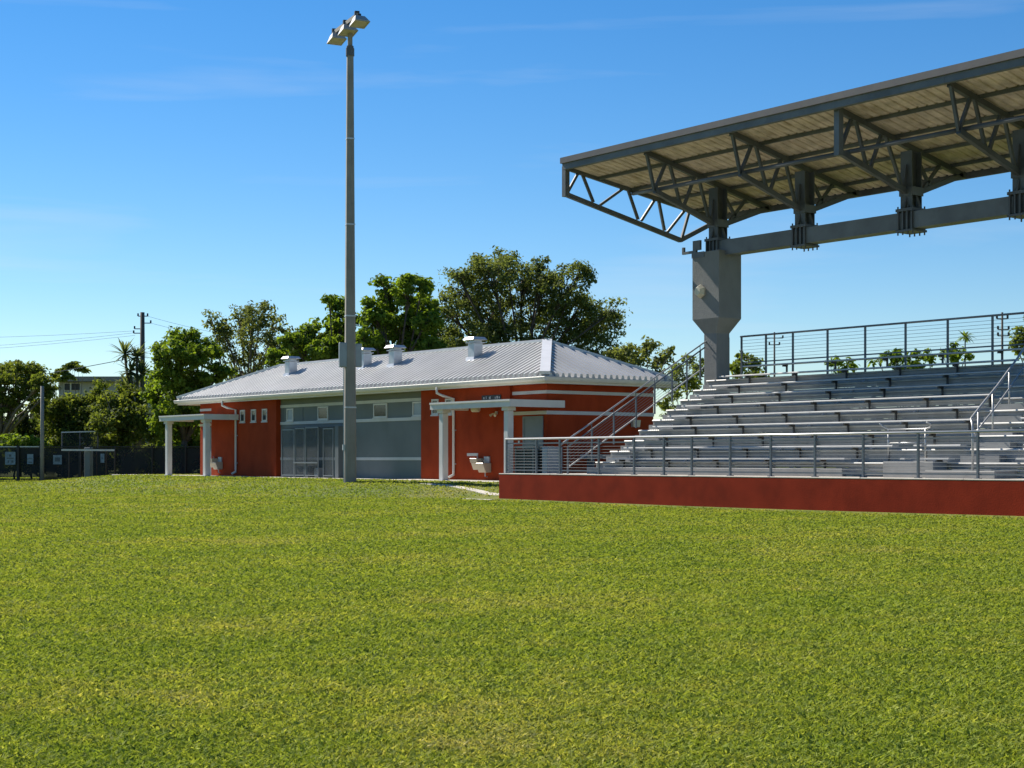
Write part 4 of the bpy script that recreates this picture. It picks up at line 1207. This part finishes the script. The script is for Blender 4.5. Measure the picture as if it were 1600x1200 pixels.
def tree(name, label, cat, lobes, D, base_px, leaf, bark, per=34, size=.26, clump=.55, dens=1.0, seed=1, trunk_r=.25, group=None, depth=None, limbs=True, base_y=None, stretch=.5, flat=.7, core=.35):
    """lobes: (px, py, radius px) in the photograph; depth: half spread of the lobes away from the camera"""
    r_ = np.random.default_rng(seed)
    bp = at(base_px, 717, D); bz = float(ground_z(bp.x, bp.y)) if base_y is None else EYE + (717 - base_y) / FPX * D
    t = thing(name, label, cat, (bp.x, bp.y, bz), group)
    cents, rads, limb_ends = [], [], []
    depth = depth if depth is not None else 1.6
    for (px, py, rp) in lobes:
        dd = D + r_.uniform(-depth, depth)
        c = np.array(at(px, py, dd)); R = rp / FPX * D
        limb_ends.append((c, R))
        n = max(3, int(dens * 9 * (R / .9) ** 2 * (.55 / clump) ** 1.6))
        d = r_.normal(size=(n, 3)); d /= np.linalg.norm(d, axis=1, keepdims=True)
        q = core + (1 - core) * r_.random(n) ** .6
        p = c + d * (R * q)[:, None] * np.array([1, 1, .85])
        cents.append(p); rads.append(np.full(n, clump) * r_.uniform(.6, 1.25, n))
    cent = np.concatenate(cents); crad = np.concatenate(rads)
    v, tone = leaves(cent, crad, per, size, r_, flat, stretch)
    off = np.array([bp.x, bp.y, bz])
    me = np_mesh('crown', v - off, np.arange(len(v)), 4, leaf, tone)
    o = bpy.data.objects.new('crown', me); COL.objects.link(o); o.parent = t
    # trunk, limbs and twigs
    tr = MB()
    allc = np.mean([c for c, R in limb_ends], 0)
    fork = Vector((bp.x * .6 + allc[0] * .4, bp.y * .6 + allc[1] * .4, bz + max(.8, (allc[2] - bz) * .42)))
    b0 = Vector((bp.x, bp.y, bz - .3))
    midp = b0.lerp(fork, .5) + Vector((r_.uniform(-.15, .15), r_.uniform(-.15, .15), 0))
    tr.tube([b0, midp, fork], [trunk_r, trunk_r * .8, trunk_r * .66], 8)
    k0 = 0
    for li, (c, R) in enumerate(limb_ends):
        e = Vector(c); m1 = fork.lerp(e, .5) + Vector((r_.uniform(-.3, .3), r_.uniform(-.3, .3), r_.uniform(.0, .5)))
        rr_ = trunk_r * min(.55, .22 + .25 * R / 2.0)
        tr.tube([fork - Vector((0, 0, .1)), m1, e], [rr_, rr_ * .65, rr_ * .3], 6)
        if limbs:
            m = len(cents[li])
            for p in cents[li][:: max(1, m // 12)]:
                pv = Vector(p); tr.tube([m1.lerp(e, .4 + .5 * r_.random()), e.lerp(pv, .5) + Vector((0, 0, .1)), pv], [rr_ * .32, rr_ * .2, .012], 4, cap=False)
    tr.build('trunk', bark, t, smooth_shade=True)
    return t

# -- the big oak and its neighbours behind the field house
tree('oak_tree', 'largest dark olive oak with spreading crown behind the right of the silver roof', 'tree',
     [(770, 432, 42), (730, 455, 40), (815, 440, 36), (850, 440, 30), (888, 448, 38), (700, 490, 34), (760, 490, 52), (830, 490, 55), (900, 495, 48), (940, 510, 34), (690, 530, 30), (735, 540, 45), (800, 545, 48), (880, 545, 52), (940, 555, 36), (790, 405, 20), (752, 415, 22), (905, 425, 18), (960, 485, 18), (668, 515, 18), (716, 432, 18), (845, 415, 16)],
     84, 815, M['leaf_oak'], M['bark'], per=58, size=0.18, clump=.50, dens=1.82, seed=11, trunk_r=.30, depth=2.6)
tree('broadleaf_tree', 'bright green broad leaved tree right of the light pole behind the roof', 'tree',
     [(640, 452, 26), (612, 470, 26), (655, 480, 28), (590, 500, 26), (625, 510, 34), (660, 525, 26), (585, 535, 28), (640, 555, 32), (600, 560, 28), (575, 480, 14), (660, 442, 14), (600, 445, 14), (568, 535, 24), (668, 500, 20), (674, 545, 26)],
     78, 620, M['leaf_bright'], M['bark'], per=50, size=0.24, clump=.42, dens=1.69, seed=12, trunk_r=.28, stretch=.62, core=.3)
tree('broadleaf_tree', 'bright green broad leaved tree left of the light pole, its tip crossing behind it', 'tree',
     [(525, 478, 17), (540, 500, 22), (520, 520, 26), (490, 525, 24), (470, 540, 22), (505, 550, 28), (545, 545, 28), (465, 560, 22), (515, 470, 9), (545, 575, 24), (455, 530, 16), (440, 562, 22), (560, 560, 22)],
     80, 510, M['leaf_bright'], M['bark'], per=50, size=0.23, clump=.40, dens=1.78, seed=13, trunk_r=.26, stretch=.62, core=.3)
tree('olive_tree', 'airy olive toned tree with visible branches behind the left of the silver roof', 'tree',
     [(375, 500, 26), (410, 490, 24), (395, 520, 30), (345, 515, 22), (330, 500, 14), (430, 510, 20), (360, 545, 30), (410, 550, 30), (440, 540, 20), (380, 580, 30), (425, 575, 24), (335, 545, 22), (458, 520, 14), (395, 484, 12)],
     88, 395, M['leaf_olive'], M['bark_pale'], per=36, size=0.20, clump=.42, dens=1.31, seed=14, trunk_r=.22, depth=2.0)
tree('broadleaf_tree', 'dense broad leaved green tree standing at the left end of the field house', 'tree',
     [(285, 530, 26), (262, 555, 26), (300, 560, 30), (320, 545, 22), (270, 590, 32), (310, 600, 34), (255, 620, 28), (290, 635, 34), (325, 640, 28), (262, 665, 28), (300, 685, 30), (275, 705, 24), (245, 590, 16), (340, 580, 22), (250, 545, 10)],
     83, 290, M['leaf_bright'], M['bark'], per=50, size=0.23, clump=.44, dens=1.79, seed=15, trunk_r=.24, stretch=.62, core=.25)
tree('bushy_tree', 'pale green bushy tree before the wooden utility pole', 'tree',
     [(172, 632, 22), (190, 645, 26), (165, 660, 22), (205, 670, 24), (180, 690, 24), (210, 625, 22), (150, 612, 10), (200, 608, 14), (160, 690, 16), (225, 650, 18), (158, 600, 8), (238, 676, 16), (236, 705, 18), (228, 725, 16)],
     86, 190, M['leaf_mid'], M['bark_pale'], per=40, size=0.22, clump=.42, dens=2.70, seed=16, trunk_r=.16)
tree('spreading_tree', 'wide spreading tree with bare crooked limbs at the left edge of the lawn', 'tree',
     [(-20, 585, 30), (20, 580, 24), (50, 582, 18), (5, 605, 28), (40, 608, 24), (65, 600, 18), (-30, 625, 30), (10, 635, 22), (55, 630, 18), (75, 615, 14), (-60, 600, 34), (30, 570, 12), (62, 572, 10), (-60, 650, 34)],
     90, -12, M['leaf_mid'], M['bark_pale'], per=42, size=0.21, clump=.44, dens=2.72, seed=17, trunk_r=.34, depth=2.2, flat=.45)
tree('dark_tree', 'dark green bushy tree behind the grey fence post at left', 'tree',
     [(88, 640, 20), (120, 645, 22), (90, 660, 28), (125, 670, 28), (100, 690, 26), (140, 655, 20), (80, 700, 20), (72, 640, 16), (112, 626, 13), (134, 628, 14), (150, 626, 12), (98, 628, 12)],
     94, 105, M['leaf_mid'], M['bark'], per=40, size=0.22, clump=.46, dens=2.94, seed=18, trunk_r=.22)
tree('small_tree', 'small leafy tree right of the oak, just above the end of the roof', 'tree',
     [(985, 550, 20), (1010, 545, 18), (1030, 560, 18), (1000, 570, 24), (960, 560, 16), (1045, 552, 9), (1035, 585, 22), (985, 590, 24)],
     74, 1005, M['leaf_olive'], M['bark'], per=34, size=0.21, clump=.36, dens=1.17, seed=19, trunk_r=.16)
tree('small_tree', 'small leafy tree seen through the stair railing beside the grandstand', 'tree',
     [(1070, 585, 20), (1090, 570, 18), (1055, 605, 20), (1085, 600, 18), (1050, 630, 20), (1078, 560, 9)],
     70, 1070, M['leaf_mid'], M['bark'], per=34, size=0.20, clump=.34, dens=1.30, seed=20, trunk_r=.12)
tree('shrub', 'rounded green shrub right of the grandstand column under the back railing', 'shrub',
     [(1165, 562, 17), (1150, 572, 14), (1180, 574, 14), (1165, 585, 20), (1190, 588, 14)],
     75, 1167, M['leaf_mid'], M['bark'], per=26, size=.24, clump=.34, dens=1.3, seed=21, trunk_r=.1)
tree('distant_tree', 'low distant tree behind the middle of the back railing', 'tree',
     [(1388, 555, 9), (1406, 551, 8), (1424, 555, 8), (1442, 552, 9), (1372, 562, 10), (1400, 565, 14), (1435, 565, 14), (1418, 570, 14), (1458, 562, 10)],
     110, 1415, M['leaf_bright'], M['bark'], per=22, size=.36, clump=.42, dens=1.2, seed=22, trunk_r=.2)
tree('distant_tree', 'leafy distant tree behind the back railing at the right edge', 'tree',
     [(1598, 520, 18), (1620, 510, 24), (1610, 540, 24), (1590, 540, 12)],
     100, 1612, M['leaf_mid'], M['bark'], per=26, size=.3, clump=.42, dens=1.3, seed=23, trunk_r=.2)
tree('distant_tree', 'tiny distant tree top left of the middle of the back railing', 'tree',
     [(1310, 566, 7), (1324, 567, 6), (1298, 572, 8), (1336, 574, 8), (1318, 578, 12)],
     110, 1318, M['leaf_bright'], M['bark'], per=20, size=.34, clump=.4, dens=1.3, seed=24, trunk_r=.15)
tree('distant_tree', 'small rounded distant tree beside the palm behind the back railing', 'tree',
     [(1487, 544, 9), (1497, 549, 9), (1474, 556, 9), (1508, 556, 9), (1490, 560, 12)],
     105, 1490, M['leaf_bright'], M['bark'], per=22, size=.34, clump=.4, dens=1.3, seed=25, trunk_r=.15)
# hedge and darker growth behind the fence
for k, (px, py, rp, D_, lf, lab) in enumerate([
        (25, 690, 15, 85.5, 'leaf_bright', 'bright clipped hedge shrub behind the fence, nearest the left edge'),
        (52, 692, 13, 86, 'leaf_bright', 'bright hedge shrub behind the fence beside the tall grey post'),
        (-10, 690, 16, 86, 'leaf_mid', 'hedge shrub behind the fence running out of the left edge')]):
    tree('hedge_shrub', lab, 'shrub', [(px - 8, py, rp), (px + 8, py + 2, rp), (px, py + 14, rp + 6), (px - 6, py + 30, rp + 4), (px + 8, py + 32, rp + 4)], D_, px, M[lf], M['bark'], per=26, size=.25, clump=.36, dens=1.3, seed=40 + k, trunk_r=.07, depth=.5, group='hedge shrubs behind the fence')
tree('understory_tree', 'deep green low tree between the crossbar post and the utility pole, behind the fence', 'tree',
     [(150, 700, 22), (180, 715, 24), (120, 715, 24), (215, 710, 22), (240, 700, 20), (200, 735, 18), (150, 735, 18), (100, 730, 18)], 97, 160, M['leaf_dark'], M['bark'], per=26, size=.34, clump=.55, dens=2.77, seed=50, trunk_r=.18)
tree('understory_tree', 'deep green low tree behind the fence at the far left edge', 'tree',
     [(0, 665, 24), (40, 665, 22), (70, 680, 22), (20, 715, 26), (60, 720, 26), (-30, 700, 26), (85, 660, 16)], 98, 30, M['leaf_dark'], M['bark'], per=26, size=.34, clump=.55, dens=2.25, seed=51, trunk_r=.18)
tree('understory_tree', 'deep green low tree behind the left canopy columns', 'tree',
     [(265, 715, 26), (300, 710, 28), (240, 730, 22), (330, 690, 26), (280, 740, 18)], 93, 280, M['leaf_dark'], M['bark'], per=26, size=.32, clump=.5, dens=2.34, seed=52, trunk_r=.18)
tree('understory_tree', 'deep green undergrowth tree low behind the oak and the silver roof', 'tree',
     [(680, 575, 34), (740, 580, 40), (820, 580, 42), (900, 585, 40), (960, 590, 30), (620, 585, 30), (560, 585, 26), (480, 590, 26), (430, 600, 24), (380, 610, 24)], 92, 700, M['leaf_dark'], M['bark'], per=24, size=.36, clump=.6, dens=1.60, seed=53, trunk_r=.3)

# -- palms and other spiky heads
def palm(name, label, px, py, D, heads, frond, n, leaf, trunk_r, seed, droop=.7, width=.10):
    r_ = np.random.default_rng(seed)
    bp = at(px, 717, D); bz = float(ground_z(bp.x, bp.y))
    t = thing(name, label, 'palm', (bp.x, bp.y, bz))
    trk = MB(); V_ = []; T_ = []
    off = np.array([bp.x, bp.y, bz])
    for hx, hy in heads:
        h = at(hx, hy, D)
        b0 = Vector((bp.x, bp.y, bz - .3))
        trk.tube([b0, b0.lerp(h, .55) + Vector((.0, .0, .4)), h], [trunk_r, trunk_r * .75, trunk_r * .6], 7)
        for k in range(n):
            a = 2 * math.pi * k / n * 2.618 + r_.uniform(-.25, .25); e = r_.uniform(-.55, 1.4)
            p = np.array(h); dirh = np.array([math.cos(a), math.sin(a), 0.0]); side = np.array([-math.sin(a), math.cos(a), 0.0])
            L = frond * r_.uniform(.75, 1.15); sg = 5; tn = r_.uniform(.1, .9)
            wd = [width * L * q for q in (.35, .9, 1.0, .75, .4, .02)]
            for s_ in range(sg):
                d = dirh * math.cos(e) + np.array([0, 0, math.sin(e)]); q = p + d * (L / sg)
                up = np.cross(side, d)
                for sd in (-1, 1):
                    V_ += [p, p + side * sd * wd[s_] + up * wd[s_] * .35, q + side * sd * wd[s_ + 1] + up * wd[s_ + 1] * .35, q]; T_ += [np.clip(tn + r_.normal(0, .1), 0, 1)] * 4
                p = q; e -= droop * (.9 / sg) * (1 + s_ * .2)
    trk.build('trunk', M['bark_pale'], t, smooth_shade=True)
    v = np.array(V_) - off
    me = np_mesh('fronds', v, np.arange(len(v)), 4, leaf, np.array(T_))
    o = bpy.data.objects.new('fronds', me); COL.objects.link(o); o.parent = t
palm('spiky_palm', 'ragged palm with several spiky heads wrapped round the wooden utility pole', 216, 690, 89, [(195, 553), (214, 557), (204, 580), (222, 585), (200, 605)], 1.0, 46, M['leaf_palm'], .12, 61, droop=.5, width=.075)
for k, (px, hd, lab) in enumerate([(111, [(112, 573, 7), (123, 575, 7), (103, 575, 6), (130, 579, 5), (116, 570, 5)], 'slender umbrella headed tree standing before the flat roofed house'),
                                   (94, [(90, 582, 6), (98, 580, 6), (104, 585, 6), (86, 588, 5), (97, 590, 7), (112, 589, 6)], 'lower umbrella headed tree left of the slender one by the flat roofed house')]):
    tree('umbrella_tree', lab, 'tree', hd, 118, px, M['leaf_mid'], M['bark'], per=30, size=.30, clump=.34, dens=2.4, seed=62 + k, trunk_r=.11, depth=.4, flat=.35, limbs=False)
palm('distant_palm', 'distant palm behind the back railing at right', 1508, 700, 108, [(1508, 526)], 0.75, 26, M['leaf_bright'], .07, 64, droop=.9, width=.13)

# -- distant wood that closes the horizon
def far_wood():
    r_ = np.random.default_rng(90)
    n = 900
    ang = r_.uniform(-62, 62, n) * math.pi / 180
    D = r_.uniform(165, 235, n)
    x = D * (FW[0] * np.cos(ang) + RT[0] * np.sin(ang)); y = D * (FW[1] * np.cos(ang) + RT[1] * np.sin(ang))
    z = r_.uniform(.3, 6.5, n)
    cent = np.stack([x, y, z], -1)
    v, tone = leaves(cent, np.full(n, 3.2), 70, 1.0, r_, .6, .6)
    v[:, 2] = np.maximum(v[:, 2], .05)
    me = np_mesh('distant_wood', v, np.arange(len(v)), 4, M['leaf_dark'], tone)
    o = bpy.data.objects.new('distant_wood', me); COL.objects.link(o)
    tag(o, 'low belt of distant trees closing the horizon', 'trees', kind='stuff')
far_wood()
